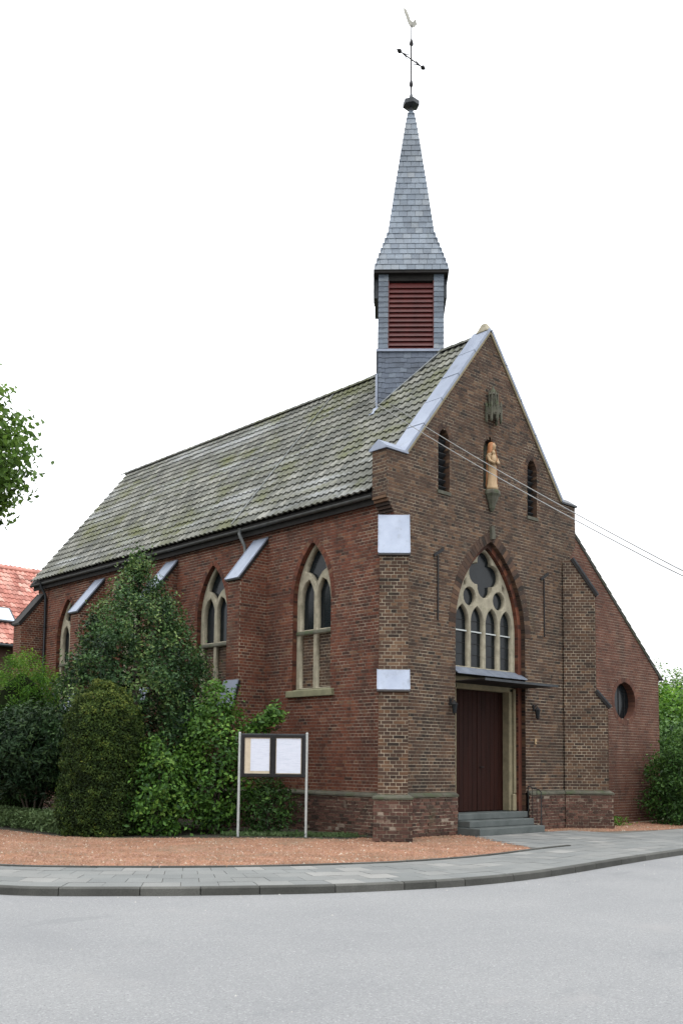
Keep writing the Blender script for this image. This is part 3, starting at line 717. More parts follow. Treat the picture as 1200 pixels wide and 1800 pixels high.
# ---- plinth weathering course
def plinth_course(P, a, b, name='plinth_course', e=.0):
    m = MB(); m.prism([P.p(a, .845, .0), P.p(a, .845, .105), P.p(a, .885, .105), P.p(a, .945, .004), P.p(a, .945, -.0)], P.S * (b - a)); return bevel(m.build(name, 'stone_moss', ch), .006)
x = XL + .5
for a, b in ((.62, 1.2), (1.21, 1.8), (1.81, ACX - AW), (ACX + AW + .06, 5.8), (5.81, 6.45), (6.46, 6.75)): plinth_course(PF, a, b)
yy = .3
while yy < LEN:
    plinth_course(PS, yy, min(yy + .69, LEN)); yy += .7

# ---- buttresses
def buttress(C, d, w_, hw, Pl, Pu, zl0, zl1, zu0, zu1, seed, kinds, label=None, single=None, back=.3, capm='zinc'):
    C = Vector(C); d = Vector(d).normalized(); w_ = Vector(w_).normalized()
    root = wall_part('buttress')
    def prof(z):
        if z < zl0: return Pl
        if z < zl1: return Pl + (Pu - Pl) * (z - zl0) / (zl1 - zl0)
        if z < zu0: return Pu
        return max(0, Pu * (1 - (z - zu0) / (zu1 - zu0)))
    fkind, rkind, lkind = kinds
    F1 = Plane(C + d * Pl, w_, d); F2 = Plane(C + d * Pu, w_, d)
    fsp = lambda z: [(-hw + .002, hw - .002)]
    brick_face(F1, .9, zl0, fsp, root, fkind, seed, single=single)
    brick_face(F2, zl1 - .02, zu0, fsp, root, fkind, seed + 1, single=single)
    Rr = Plane(C + w_ * hw, -d, w_); Ll = Plane(C - w_ * hw, d, -w_)
    brick_face(Rr, .9, zu1, lambda z: [(-prof(z) + .013, back)], root, rkind, seed + 2, 'mortar_red' if rkind == 'red' else 'mortar')
    brick_face(Ll, .9, zu1, lambda z: [(-back, prof(z) - .013)], root, lkind, seed + 3, 'mortar_red' if lkind == 'red' else 'mortar')
    # plinth
    e = .09
    Fp = Plane(C + d * (Pl + e), w_, d); brick_face(Fp, 0, .84, lambda z: [(-hw - e + .002, hw + e - .002)], root, 'plinth', seed + 4, rough=.012)
    Rp = Plane(C + w_ * (hw + e), -d, w_); brick_face(Rp, 0, .84, lambda z: [(-Pl - e + .013, back)], root, 'plinth', seed + 5, rough=.012)
    Lp = Plane(C - w_ * (hw + e), d, -w_); brick_face(Lp, 0, .84, lambda z: [(-back, Pl + e - .013)], root, 'plinth', seed + 6, rough=.012)
    m = MB(); h2 = hw + e + .02; P2 = Pl + e + .02
    q0 = [C - d * back + w_ * h2, C + d * P2 + w_ * h2, C + d * P2 - w_ * h2, C - d * back - w_ * h2]; q1 = [C - d * back + w_ * (hw + .003), C + d * (Pl + .003) + w_ * (hw + .003), C + d * (Pl + .003) - w_ * (hw + .003), C - d * back - w_ * (hw + .003)]
    Z = Vector((0, 0, 1)); vs = [v + Z * .848 for v in q0] + [v + Z * .888 for v in q0] + [v + Z * .948 for v in q1]
    m.add(vs, [(0, 1, 5, 4), (1, 2, 6, 5), (2, 3, 7, 6), (4, 5, 9, 8), (5, 6, 10, 9), (6, 7, 11, 10), (0, 3, 2, 1)]); m.build('plinth_course', 'stone_moss', root)
    # zinc caps
    for Pa, za, Pb, zb, nm in ((Pl, zl0, Pu, zl1, 0), (Pu, zu0, 0, zu1, 1)):
        o_ = .07; hh = hw + .035; sl = (zb - za) / (Pa - Pb)
        p0 = C + d * (Pa + o_) + Z * (za - sl * o_ + .02); p1 = C + d * (Pb - .0) + Z * (zb + .02)
        t = (p1 - p0).normalized(); nn = w_.cross(t).normalized()
        if nn.z < 0: nn = -nn
        m = MB(); m.prism([p0 - w_ * hh, p0 + w_ * hh, p1 + w_ * hh, p1 - w_ * hh], nn * .025)
        cap = m.build('cap', capm, root)
        for sx in (-1, 1):          # folded edges of the sheet
            m = MB(); q0 = p0 + w_ * (hh * sx) + nn * .025; q1 = p1 + w_ * (hh * sx) + nn * .025; ww = w_ * (-.018 * sx)
            m.prism([q0, q0 + ww, q1 + ww, q1], nn * .012); m.build('edge_fold', capm, cap)
        m = MB(); m.prism([p0 - w_ * hh, p0 + w_ * hh, p0 + w_ * hh - nn * .035, p0 - w_ * hh - nn * .035], t * -.008); m.build('drip_edge', 'steel_dull', cap)
        # dark board under the sheet, thickened to stand in for the overhang's shadow
        m = MB(); e2 = .004; m.prism([p0 - w_ * (hh - e2) + t * .005 - nn * .003, p0 + w_ * (hh - e2) + t * .005 - nn * .003, p1 + w_ * (hh - e2) - nn * .003, p1 - w_ * (hh - e2) - nn * .003], nn * -.07); m.build('board', 'dark_wood', cap)
    return root
rt2 = math.sqrt(.5)
buttress((XL, 0, 0), (-1, -1, 0), (1, -1, 0), .31, .88, .58, 3.16, 3.52, 6.12, 7.0, 100, ('brown', 'brown', 'red'), single=lambda s, z: True, back=.25)
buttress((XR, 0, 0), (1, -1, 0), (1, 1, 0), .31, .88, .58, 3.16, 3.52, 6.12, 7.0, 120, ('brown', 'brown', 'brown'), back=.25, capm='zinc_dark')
for q, yb in enumerate((4.67, 8.72, 12.77, 16.74)):
    buttress((XL, yb, 0), (-1, 0, 0), (0, -1, 0), .25, .98, .84, 3.1, 3.55, 6.15, 7.2, 140 + 10 * q, ('red', 'red', 'red'), back=.02, capm='dark_wood' if q == 3 else 'zinc')

# ---- roof
EX, EZ = -.02, 7.62; RX, RZ = XC, 12.2
tv = Vector((RX - EX, 0, RZ - EZ)); RL = tv.length; tv.normalize(); nv = Vector((-tv.z, 0, tv.x))
sub = MB(); sub.prism([(EX + .05, .44, EZ - .03), (RX, .44, RZ - .04), (2 * XC - EX, .44, EZ - .04), (2 * XC - EX, .44, EZ - .12), (RX, .44, RZ - .16), (EX + .05, .44, EZ - .12)], (0, LEN + .15 - .44, 0))
roof = sub.build('roof', 'dark_wood', ch)
NR, PW = 19, .207; pitch = RL / NR; NC = int((LEN + .2 - .46) / PW)
prof = [(0., .0), (.025, .019), (.06, .030), (.095, .019), (.125, .002), (.165, -.006), (.207, .0)]
tvs = []; tfs = []
for s_, h_ in prof:
    tvs += [(s_, .006, h_ + .014), (s_, 0., h_ + .056), (s_, pitch + .03, h_ + .012)]
for i in range(len(prof) - 1):
    a = i * 3; tfs += [(a, a + 3, a + 4, a + 1), (a + 1, a + 4, a + 5, a + 2)]
tfs = [f[::-1] for f in tfs]
def tile_world(v, r, c): return Vector((EX, .46, EZ)) + Vector((0, 1, 0)) * (c * PW + v[0]) + tv * (r * pitch + v[1]) + nv * v[2]
tiles = []
for r in range(NR):
    for c in range(NC):
        p = tile_world((PW / 2, 0, 0), r, c); tiles.append(((p - CAM).length, r, c))
tiles.sort(); rest = MB(); tme = None; trn = random.Random(77)
base_rot = Matrix((Vector((0, 1, 0)), tv, nv)).transposed()
for q, (d, r, c) in enumerate(tiles):
    if q < 300:
        if tme is None:
            m = MB(); m.add(tvs, tfs); o = m.build('roof_tile', 'tile_obj', roof); tme = o.data
        else: o = link('roof_tile', tme, roof)
        mw = base_rot.to_4x4(); mw.translation = tile_world((trn.gauss(0, .002), trn.gauss(0, .004), trn.uniform(0, .004)), r, c); o.matrix_basis = mw
    else:
        j = (trn.gauss(0, .002), trn.gauss(0, .004), trn.uniform(0, .004))
        rest.add([tile_world((v[0] + j[0], v[1] + j[1], v[2] + j[2]), r, c) for v in tvs], tfs, trn.random())
tag(rest.build('tile_field', 'tile_attr', roof), kind='stuff')
rt_ = MB(); rt_.prism([(2 * XC - EX, .46, EZ + .02), (RX, .46, RZ + .02), (RX, .46, RZ + .05), (2 * XC - EX, .46, EZ + .05)], (0, LEN - .3, 0)); rt_.build('roof_slope', 'tile_attr', ch)
rm = None
for k in range(49):
    y0 = .46 + k * .345
    if rm is None:
        m = MB(); n_ = 8; vs = []; fs = []
        for yy, rr_ in ((0, .125), (.37, .112)):
            for a in range(n_ + 1): q = math.pi * a / n_; vs.append((rr_ * math.cos(q) * 1.1, yy, rr_ * math.sin(q) * .9))
        for a in range(n_): fs.append((a, a + 1, n_ + 1 + a + 1, n_ + 1 + a))
        m.add(vs, fs); o = m.build('ridge_tile', 'tile_obj', roof); rm = o.data
    else: o = link('ridge_tile', rm, roof)
    o.location = (RX, y0, RZ + .0)
# verge, eaves, gutter
ev = MB(); ev.box(EX + .17, XL, .46, LEN, 7.44, 7.50); ev.box(EX + .13, EX + .16, .46, LEN + .1, 7.34, 7.50); ev.build('eaves_board', 'dark_wood', ch)
GX, GZ = EX + .06, 7.53
gt = MB(); n_ = 8; vs = []; fs = []
for yy in (.47, LEN + .15):
    for a in range(n_ + 1):
        q = math.pi + math.pi * a / n_; vs.append((GX + .065 * math.cos(q), yy, GZ + .065 * math.sin(q)))
    for a in range(n_, -1, -1):
        q = math.pi + math.pi * a / n_; vs.append((GX + .058 * math.cos(q), yy, GZ + .058 * math.sin(q)))
mm = 2 * (n_ + 1)
for a in range(mm): fs.append((a, (a + 1) % mm, mm + (a + 1) % mm, mm + a))
fs += [tuple(range(mm)), tuple(range(mm, 2 * mm))[::-1]]; gt.add(vs, fs); gt.build('gutter', 'gutter_grey', ch)
def downpipe(y, z1=.2):
    m = MB(); m.tube([(EX, y, 7.56), (EX, y, 7.42), (EX + .06, y, 7.30), (XL - .10, y, 7.14), (XL - .07, y, 7.02), (XL - .07, y, z1)], .045, 10)
    o = m.build('downpipe', 'zinc_dark' if y > 10 else 'steel_dull', ch, True)
    for zz in (2.0, 4.0, 6.0): MB().lathe([(.056, zz), (.056, zz + .05)], XL - .07, y, 10).build('pipe_clip', 'iron', o)
downpipe(5.25); downpipe(16.3)
# lightning conductor on the tiles
p0 = roof_pt = None
def on_roof(y, t, h=.07): return Vector((EX, y, EZ)) + tv * t + nv * h
MB().tube([on_roof(5.62, .1), on_roof(5.62, 3), on_roof(5.62, RL - .05), on_roof(2.9, RL + .05, .16)], .012, 6).build('lightning_conductor', 'steel_dull', ch)

# ---- gable coping in zinc with kneeler caps
def coping(side):
    X = lambda x: x if side < 0 else 2 * XC - x
    p0 = Vector((.60, 0, 8.52)); p1 = Vector((XC, 0, 8.52 + (XC - .60) * SLOPE)); t = (p1 - p0); L = t.length; t.normalize(); nn = Vector((-t.z, 0, t.x))
    k = 5
    for i in range(k):
        a = p0 + t * (L * i / k + .003 + (.0 if i else -.02)); b = p0 + t * (L * (i + 1) / k + (.02 if i < k - 1 else 0)); hgt = .065 + .004 * (i % 2)
        poly = [a, b, b + nn * hgt, a + nn * hgt]
        m = MB(); m.prism([(X(v.x), -.045, v.z) for v in poly], (0, .53, 0)); m.build('coping_sheet', 'zinc', ch)
        if i: 
            m = MB(); q = a + t * .02
            m.prism([(X(v.x), -.047, v.z) for v in (q, q + t * .022, q + t * .022 + nn * (hgt + .010), q + nn * (hgt + .010))], (0, .534, 0)); m.build('seam', 'zinc', ch)
    # lead-grey board under the coping edge
    m = MB(); m.prism([(X(v.x), -.035, v.z) for v in (p0, p1, p1 - nn * .05, p0 - nn * .05)], (0, .03, 0)); m.build('coping_board', 'stone', ch)
    # kneeler cap: small saddle roof, ridge across
    x0, x1 = -.05, .66; zb, zr = 8.50, 8.74; y0, y1 = -.05, .50
    m = MB(); 
    vs = [(X(x0), y0, zb), (X(x1), y0, zb), (X(x1), y1, zb), (X(x0), y1, zb), (X(x0), y0, zb + .045), (X(x1), y0, zb + .045), (X(x1), y1, zb + .045), (X(x0), y1, zb + .045), (X(x0 + .02), (y0 + y1) / 2, zr), (X(x1), (y0 + y1) / 2, zr)]
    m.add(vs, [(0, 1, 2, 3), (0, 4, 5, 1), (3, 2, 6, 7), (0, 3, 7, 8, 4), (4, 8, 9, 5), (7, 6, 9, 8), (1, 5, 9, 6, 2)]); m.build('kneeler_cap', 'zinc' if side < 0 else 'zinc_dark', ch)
coping(-1); coping(1)
fn = MB(); za = 8.52 + (XC - .60) * SLOPE
fn.add([(XC - .13, -.04, za - .03), (XC + .13, -.04, za - .03), (XC + .13, .36, za - .03), (XC - .13, .36, za - .03), (XC - .05, .1, za + .22), (XC + .05, .1, za + .22), (XC + .05, .22, za + .22), (XC - .05, .22, za + .22)], [(0, 3, 2, 1), (4, 5, 6, 7), (0, 1, 5, 4), (1, 2, 6, 5), (2, 3, 7, 6), (3, 0, 4, 7)]); bevel(fn.build('apex_block', 'stone_light', ch), .02)

# ---- bell turret
TC = Vector((XC, 2.71, 0)); HB = .85
tur = MB(); 
def sq(h, z): return [TC + Vector((-h * 2 ** .5, 0, z)), TC + Vector((0, -h * 2 ** .5, z)), TC + Vector((h * 2 ** .5, 0, z)), TC + Vector((0, h * 2 ** .5, z))]
def loft(mb, rings):
    vs = [v for h, z in rings for v in sq(h, z)]; fs = []
    for i in range(len(rings) - 1):
        for k in range(4): fs.append((i * 4 + k, i * 4 + (k + 1) % 4, i * 4 + 4 + (k + 1) % 4, i * 4 + 4 + k))
    fs += [(3, 2, 1, 0), tuple((len(rings) - 1) * 4 + k for k in range(4))]; mb.add(vs, fs)
loft(tur, [(HB - .03, 10.0), (HB - .03, 12.28)]); loft(tur, [(HB - .16, 12.28), (HB - .16, 14.38)])
turret = tur.build('bell_turret', 'dark_wood', ch)
sp_prof = [(.965, 14.40), (.82, 14.9), (.60, 15.6), (.46, 16.69), (.28, 18.0), (.12, 19.10), (.045, 19.42)]
sm = MB(); loft(sm, [(h - .015, z) for h, z in sp_prof]); spire = sm.build('spire', 'zinc_dark', ch)
def hw_at(z):
    return float(np.interp(z, [q[1] for q in sp_prof], [q[0] for q in sp_prof]))
FACES = []
for k in range(4):
    a = R(225 + 90 * k); N_ = Vector((math.cos(a), math.sin(a), 0)); S_ = Vector((-N_.y, N_.x, 0))
    FACES.append((N_, S_))
SL = random.Random(5); slate_list = []; srest = MB(); sl_count = 0
def slate(c, ws, t_, N_, L, mat, parent, single, thick=.010):
    """thin slab: centre of lower edge c, half width vector ws, up-slope unit t_, outward normal"""
    global sl_count
    lo = c + N_ * (.018 + SL.uniform(0, .004)); hi = c + t_ * L + N_ * .004
    vs = [lo - ws, lo + ws, hi + ws, hi - ws, lo - ws - N_ * thick, lo + ws - N_ * thick, hi + ws - N_ * thick, hi - ws - N_ * thick]
    fs = [(0, 1, 2, 3), (0, 4, 5, 1), (1, 5, 6, 2), (3, 7, 4, 0)]
    if single and sl_count < 280: sl_count += 1; MB().add(vs, fs).build('slate', mat + '_obj', parent)
    else: srest.add(vs, fs, SL.random())
for k, (N_, S_) in enumerate(FACES):
    z = 14.40; row = 0
    while z < 19.36:
        dz = .17; z2 = min(z + dz, 19.4); h0, h1 = hw_at(z), hw_at(z2)
        t_ = (Vector((0, 0, z2 - z)) - N_ * (h0 - h1)).normalized(); nn = S_.cross(t_); nn = nn if nn.dot(N_) > 0 else -nn
        L = math.hypot(z2 - z, h0 - h1) + .05
        m_ = max(1, round(2 * h0 / .21)); e = 2 * h0 / m_; off = (.5 if row % 2 and m_ > 1 else 0)
        xs = [-h0] + [(-h0 + (j + off) * e) for j in range(1 if not off else 0, m_ + 1) if -h0 + (j + off) * e < h0 - .03 and -h0 + (j + off) * e > -h0 + .03] + [h0]
        for a, b in zip(xs[:-1], xs[1:]):
            c = TC + N_ * h0 + S_ * ((a + b) / 2) + Vector((0, 0, z))
            # narrow with the hip
            wlo = (b - a) / 2 - .004
            slate(c, S_ * wlo, t_, nn, min(L, .05 + (z2 - z)), 'slate', spire, k == 0)
        z = z2; row += 1
for k, (N_, S_) in enumerate(FACES):       # margins beside the louvres and skirt below them
    z = 12.33
    while z < 14.3:
        for sx in (-1, 1):
            c = TC + N_ * (HB - .012) + S_ * (sx * .72) + Vector((0, 0, z)); slate(c, S_ * .128, Vector((0, 0, 1)), N_, .17, 'slate', turret, k == 0)
        z += .14
    z = 12.08; row = 0
    while z > 10.3:
        for j in range(-5, 5):
            s0 = (j + (.5 if row % 2 else 0)) * .19; s1 = s0 + .185
            s0, s1 = max(s0, -HB - .012), min(s1, HB + .012)
            if s1 - s0 < .03: continue
            c = TC + N_ * (HB - .01) + S_ * ((s0 + s1) / 2) + Vector((0, 0, z + .012 * math.sin(j * 2.1)))
            t2 = (Vector((0, 0, 1)) + S_ * .10).normalized()
            slate(c, S_ * ((s1 - s0) / 2), t2, N_, .19, 'slateb', turret, False)
        z -= .135; row += 1
    # corner boards, louvre frame, slats
    B = lambda s0, s1, z0, z1, d0, d1, nm, mt: MB().obox(TC + N_ * (HB + (d0 + d1) / 2) + S_ * ((s0 + s1) / 2) + Vector((0, 0, (z0 + z1) / 2)), S_ * ((s1 - s0) / 2), N_ * ((d1 - d0) / 2), Vector((0, 0, (z1 - z0) / 2))).build(nm, mt, turret)
    for sx in (-1, 1): B(sx * .72 - .13, sx * .72 + .13, 12.28, 14.38, -.14, -.015, 'corner_panel', 'slateb_attr')
    B(-.88, .88, 12.235, 12.30, -.06, .045, 'sill_flashing', 'zinc')
    B(-.60, .60, 14.17, 14.38, -.14, -.02, 'head_board', 'dark_wood')
    for sx in (-1, 1): B(sx * .585 - .012, sx * .585 + .012, 12.30, 14.17, -.12, .0, 'louvre_frame', 'louvre')
    for q in range(14):
        z = 12.36 + q * .131
        c = TC + N_ * (HB - .075) + Vector((0, 0, z)); MB().obox(c, S_ * .572, N_ * .034 - Vector((0, 0, .080)), (N_ * .92 + Vector((0, 0, .39))).normalized() * .009).build('louvre_slat', 'louvre', turret)
    B(-.97, .97, 14.33, 14.40, -.13, .112, 'soffit_board', 'dark_wood') if k % 2 == 0 else B(-.70, .70, 14.33, 14.395, -.13, .112, 'soffit_board', 'dark_wood')
    if k % 2 == 1: B(-.62, .62, 13.80, 14.33, -.02, .095, 'rain_hood', 'zinc_dark')
SLM = {}
tag(srest.build('slate_field', 'slateb_attr', turret), kind='stuff')
# flashing where turret meets the tiles
yl = 2.71; xl_ = XC - HB * 2 ** .5
fz = lambda x: EZ + (x - EX) * tv.z / tv.x
m = MB(); m.prism([(xl_ - .03, yl - .02, fz(xl_ - .03) - .05), (xl_ - .03, yl - .02, fz(xl_) + .95), (xl_ + .05, yl + .10, fz(xl_) + .95), (xl_ + .05, yl + .10, fz(xl_) - .05)], (-.02, .02, 0)); m.build('flashing', 'zinc', ch)
m = MB(); m.tube([(xl_ - .02, yl, fz(xl_) + .07), (XC - .05, 2.71 - HB * 2 ** .5 - .02, fz(XC) + .07)], .022, 6); m.build('flashing', 'steel_dull', ch)
m = MB(); m.obox((xl_ - .12, yl + .02, fz(xl_ - .12) + .08), tv * .14, (0, .1, 0), nv * .01); m.build('flashing', 'zinc', ch)
# knob, cross, weathercock
MB().lathe([(.04, 19.40), (.05, 19.54), (.20, 19.585), (.235, 19.60), (.235, 19.72), (.20, 19.74), (.07, 19.82), (.022, 20.0)], TC.x, TC.y, 6).build('spire_knob', 'zinc_dark', ch)
cr = MB(); cr.tube([(TC.x, TC.y, 19.9), (TC.x, TC.y, 21.46)], .024, 8); cr.lathe([(.01, 20.12), (.05, 20.2), (.055, 20.26), (.03, 20.36), (.02, 20.4)], TC.x, TC.y, 8)
cr.tube([(TC.x - .47, TC.y, 20.98), (TC.x + .47, TC.y, 20.98)], .018, 8)
for sx in (-1, 1):
    cr.tube([(TC.x + sx * .1, TC.y, 21.06), (TC.x + sx * .2, TC.y, 21.03), (TC.x + sx * .34, TC.y, 20.99)], .012, 6); cr.tube([(TC.x + sx * .1, TC.y, 20.88), (TC.x + sx * .2, TC.y, 20.93), (TC.x + sx * .34, TC.y, 20.97)], .012, 6)
    cr.tube([(TC.x + sx * .40, TC.y, 20.98), (TC.x + sx * .45, TC.y, 20.98), (TC.x + sx * .50, TC.y, 20.98), (TC.x + sx * .58, TC.y, 20.98)], [.02, .062, .055, .008], 8)
cr.tube([(TC.x, TC.y, 21.36), (TC.x, TC.y, 21.42), (TC.x, TC.y, 21.50), (TC.x, TC.y, 21.62)], [.02, .062, .05, .008], 8)
cr.build('cross', 'iron', ch, True)
MB().tube([(TC.x, TC.y, 21.55), (TC.x, TC.y, 22.0)], .018, 6).build('vane_rod', 'iron', ch)
cock = [(-.03, 21.92), (.08, 21.96), (.17, 22.04), (.21, 22.15), (.29, 22.17), (.23, 22.23), (.22, 22.31), (.14, 22.30), (.10, 22.20), (.04, 22.15), (-.06, 22.17), (-.12, 22.28), (-.24, 22.43), (-.37, 22.44), (-.36, 22.32), (-.27, 22.20), (-.18, 22.03), (-.10, 21.95)]
MB().prism([(TC.x + a * .85, TC.y - .008, 21.94 + (z - 21.94) * .8) for a, z in cock], (0, .016, 0)).build('weathercock', 'gold', ch)

# ---- wall anchors, niche corbel and canopy
for xa in (1.70, 5.80):
    m = MB(); m.box(xa - .018, xa + .018, -.022, -.004, 4.85, 6.35); m.obox((xa, -.03, 6.42), (.16, 0, .1), (0, .015, 0), (-.018, 0, .028)); m.build('wall_anchor', 'iron', ch)
m = MB(); m.lathe([(.03, 7.72), (.08, 7.80), (.10, 7.90), (.15, 8.0), (.18, 8.08), (.22, 8.14), (.22, 8.20), (.20, 8.24)], XC, -.05, 8, 1, .95); m.build('corbel', 'stone_moss', ch)
m = MB()
m.lathe([(.13, 10.06), (.20, 10.10), (.20, 10.20), (.15, 10.24), (.11, 10.27), (.10, 10.60), (.13, 10.63), (.09, 10.70), (.03, 10.80), (.012, 10.88)], XC, -.10, 8)
for k in range(6):
    a = R(165 + 42 * k); px, py = XC + .20 * math.cos(a), -.10 + .20 * math.sin(a)
    m.lathe([(.02, 9.92), (.035, 9.97), (.035, 10.10), (.03, 10.30), (.035, 10.32), (.004, 10.45)], px, py, 5)
    px, py = XC + .12 * math.cos(a), -.10 + .12 * math.sin(a); m.lathe([(.022, 10.26), (.018, 10.62), (.004, 10.74)], px, py, 5)
for k in range(5):
    a = R(186 + 42 * k); px, py = XC + .20 * math.cos(a), -.10 + .20 * math.sin(a); tx, ty = -math.sin(a), math.cos(a)
    m.prism([(px - tx * .075, py - ty * .075, 10.14), (px + tx * .075, py + ty * .075, 10.14), (px, py, 10.33)], (math.cos(a) * -.03, math.sin(a) * -.03, 0))
m.build('niche_canopy', 'stone_moss', ch)
m = MB(); m.prism([PF.p(ACX - .05, 7.04, 0), PF.p(ACX + .09, 7.06, 0), PF.p(ACX + .05, 7.36, 0), PF.p(ACX - .06, 7.36, 0)], (0, -.07, 0)); m.build('keystone', 'stone_moss', ch)

# ---- fill the mortar meshes, pick the 300 largest bricks as single objects
ALL_BRICKS.sort(key=lambda b: -b[0])
shared = {}
for q, (sc, P, l, r, zb, kind, parent, mb, d, tint, flip, db) in enumerate(ALL_BRICKS):
    if q >= 300: put_brick(mb, P, l, r, l, r, zb, zb + COURSE - JOINT, d, db, flip, tint); continue
    key = (round(r - l, 3), kind)
    if key not in shared:
        wd = (r - l) / 2; h = COURSE - JOINT; m = MB()
        m.add([(-wd, -.016, 0), (wd, -.016, 0), (wd, -.016, h), (-wd, -.016, h), (-wd + .002, 0, .002), (wd - .002, 0, .002), (wd - .002, 0, h - .002), (-wd + .002, 0, h - .002)],
              [(4, 5, 6, 7)[::-1], (0, 1, 5, 4)[::-1], (1, 2, 6, 5)[::-1], (2, 3, 7, 6)[::-1], (3, 0, 4, 7)[::-1]])
        o = m.build('brick', kind + '_obj', parent); shared[key] = o.data
    else: o = link('brick', shared[key], parent)
    mw = Matrix((P.S, P.N, Vector((0, 0, 1)))).transposed().to_4x4(); mw.translation = P.p((l + r) / 2, zb, d); o.matrix_basis = mw
from collections import OrderedDict
grp = OrderedDict()
for bk, mt, par in BACK:
    grp.setdefault(par.name, [par, mt, MB()])[2].add(bk.v, bk.f)
for nm, (par, mt, mb) in grp.items():
    old = par.data
    if len(old.vertices) == 0:
        old.from_pydata(mb.v, [], mb.f); a = old.attributes.new('tint', 'FLOAT', 'POINT'); old.materials.append(MAT[mt]); old.update()
    else: mb.build('mortar_bed', mt, par)
grp = OrderedDict()
for mb, kind, par, nm in PEND:
    if mb.v:
        g_ = grp.setdefault((par.name, kind, nm), [par, MB()])[1]
        o_ = len(g_.v); g_.v += mb.v; g_.f += [tuple(i + o_ for i in f) for f in mb.f]; g_.t += mb.t
for (pn, kind, nm), (par, mb) in grp.items(): tag(mb.build(nm, kind + '_attr', par), kind='stuff')

# ================================================================== THINGS ON AND BY THE CHAPEL
st = thing('stone_steps', (ACX, -.4, 0), 'three dark bluestone steps up to the chapel door', 'steps')
for x0, x1, y0, y1, z0, z1 in ((ACX - 1.36, 4.74, -.74, -.0, -.02, .15), (ACX - AW + .03, 4.78, -.40, -.0, .152, .30), (ACX - AW + .035, 4.98, -.06, .474, .302, .45)):
    bevel(MB().box(x0, x1, y0, y1, z0, z1).build('step', 'bluestone', st), .015, 2)
hr = thing('handrail', (5.05, -.3, 0), 'short black iron handrail at the right of the chapel steps', 'handrail')
MB().tube([(5.04, -.42, 0), (5.04, -.42, .92), (5.04, -.36, .98), (5.04, -.03, 1.06)], .014, 8).build('rail', 'iron', hr, True)
MB().tube([(5.04, -.03, .0), (5.04, -.03, 1.06)], .014, 8).build('post', 'iron', hr)
for k in range(2): MB().tube([(5.04, -.16 - k * .13, .05), (5.04, -.16 - k * .13, 1.02 - k * .032)], .007, 6).build('baluster', 'iron', hr)
def lantern(x, lab):
    t = thing('wall_lantern', (x, 0, 2.9), lab, 'lantern', 'wall lanterns beside the door')
    MB().box(x - .035, x + .035, -.025, -.002, 2.93, 3.09).build('wall_plate', 'iron', t)
    MB().tube([(x, -.02, 3.02), (x, -.08, 3.07), (x, -.13, 3.04), (x, -.13, 2.99)], .010, 8).build('arm', 'iron', t, True)
    MB().lathe([(.015, 3.03), (.04, 3.0), (.085, 2.955), (.088, 2.945)], x, -.13, 6).build('hood', 'iron', t)
    MB().lathe([(.045, 2.77), (.07, 2.945)], x, -.13, 6).build('pane', 'glass', t)
    MB().lathe([(.012, 2.71), (.022, 2.735), (.052, 2.75), (.052, 2.77)], x, -.13, 6).build('base', 'iron', t)
lantern(2.14, 'black iron lantern on the brick left of the chapel door'); lantern(5.32, 'black iron lantern on the brick right of the chapel door')
bl = thing('doorbell', (5.4, -.01, 2.1), 'small cream bell push on the brick right of the door', 'doorbell')
bevel(MB().box(5.35, 5.43, -.03, -.004, 2.10, 2.24).build('plate', 'robe', bl), .006); MB().lathe([(.018, 0), (.018, .01)], 0, 0, 10).build('button', 'iron', bl).location = (5.39, -.035, 2.15)
# statue
stt = thing('statue', (XC, -.10, 8.24), 'painted madonna statue with ochre mantle on the gable corbel', 'statue')
def figure(prof, cx, cy, seg=20):
    prof = [(a * .88, b * .88, c, 8.24 + (z - 8.24) * .89) for a, b, c, z in prof]
    m = MB(); vs = []; fs = []
    for rx, ry, oy, z in prof:
        for k in range(seg):
            a = 2 * math.pi * k / seg; fold = 1 + .05 * math.sin(a * 7) * (1 if z < 9.0 else 0)
            vs.append((cx + rx * math.cos(a) * fold, cy + oy + ry * math.sin(a) * fold, z))
    for i in range(len(prof) - 1):
        for k in range(seg): fs.append((i * seg + k, i * seg + (k + 1) % seg, (i + 1) * seg + (k + 1) % seg, (i + 1) * seg + k))
    fs.append(tuple(range(seg))[::-1]); fs.append(tuple((len(prof) - 1) * seg + k for k in range(seg))); m.add(vs, fs); return m
cy = -.06
figure([(.18, .17, 0, 8.24), (.17, .16, 0, 8.32), (.145, .13, 0, 8.45), (.13, .115, 0, 8.75), (.135, .11, 0, 8.95), (.145, .11, 0, 9.08), (.17, .105, .01, 9.22), (.14, .09, .015, 9.29), (.06, .06, 0, 9.33), (.055, .06, -.01, 9.37), (.085, .09, -.02, 9.43), (.09, .10, -.02, 9.49), (.07, .08, -.01, 9.55), (.02, .03, 0, 9.58)], XC, cy).build('figure', 'robe', stt, True)
mm_ = MB(); seg = 15; vs = []; fs = []; pm_ = [(.19, .17, 8.34), (.165, .145, 8.6), (.16, .14, 8.95), (.195, .13, 9.20), (.155, .115, 9.31), (.12, .115, 9.42), (.115, .12, 9.50), (.08, .09, 9.585), (.02, .02, 9.61)]
for rx, ry, z in [(a * .88, b * .88, 8.24 + (z - 8.24) * .89) for a, b, z in pm_]:
    for k in range(seg + 1):
        a = (R(-48) + R(205) * k / seg) if z < 9.17 else (R(-55) + R(290) * k / seg); vs.append((XC + rx * math.cos(a), cy + .012 + ry * math.sin(a), z))
for i in range(len(pm_) - 1):
    for k in range(seg): fs.append((i * (seg + 1) + k, i * (seg + 1) + k + 1, (i + 1) * (seg + 1) + k + 1, (i + 1) * (seg + 1) + k))
mm_.add(vs, fs); mo = mm_.build('mantle', 'mantle', stt, True); sl_ = mo.modifiers.new('s', 'SOLIDIFY'); sl_.thickness = .02
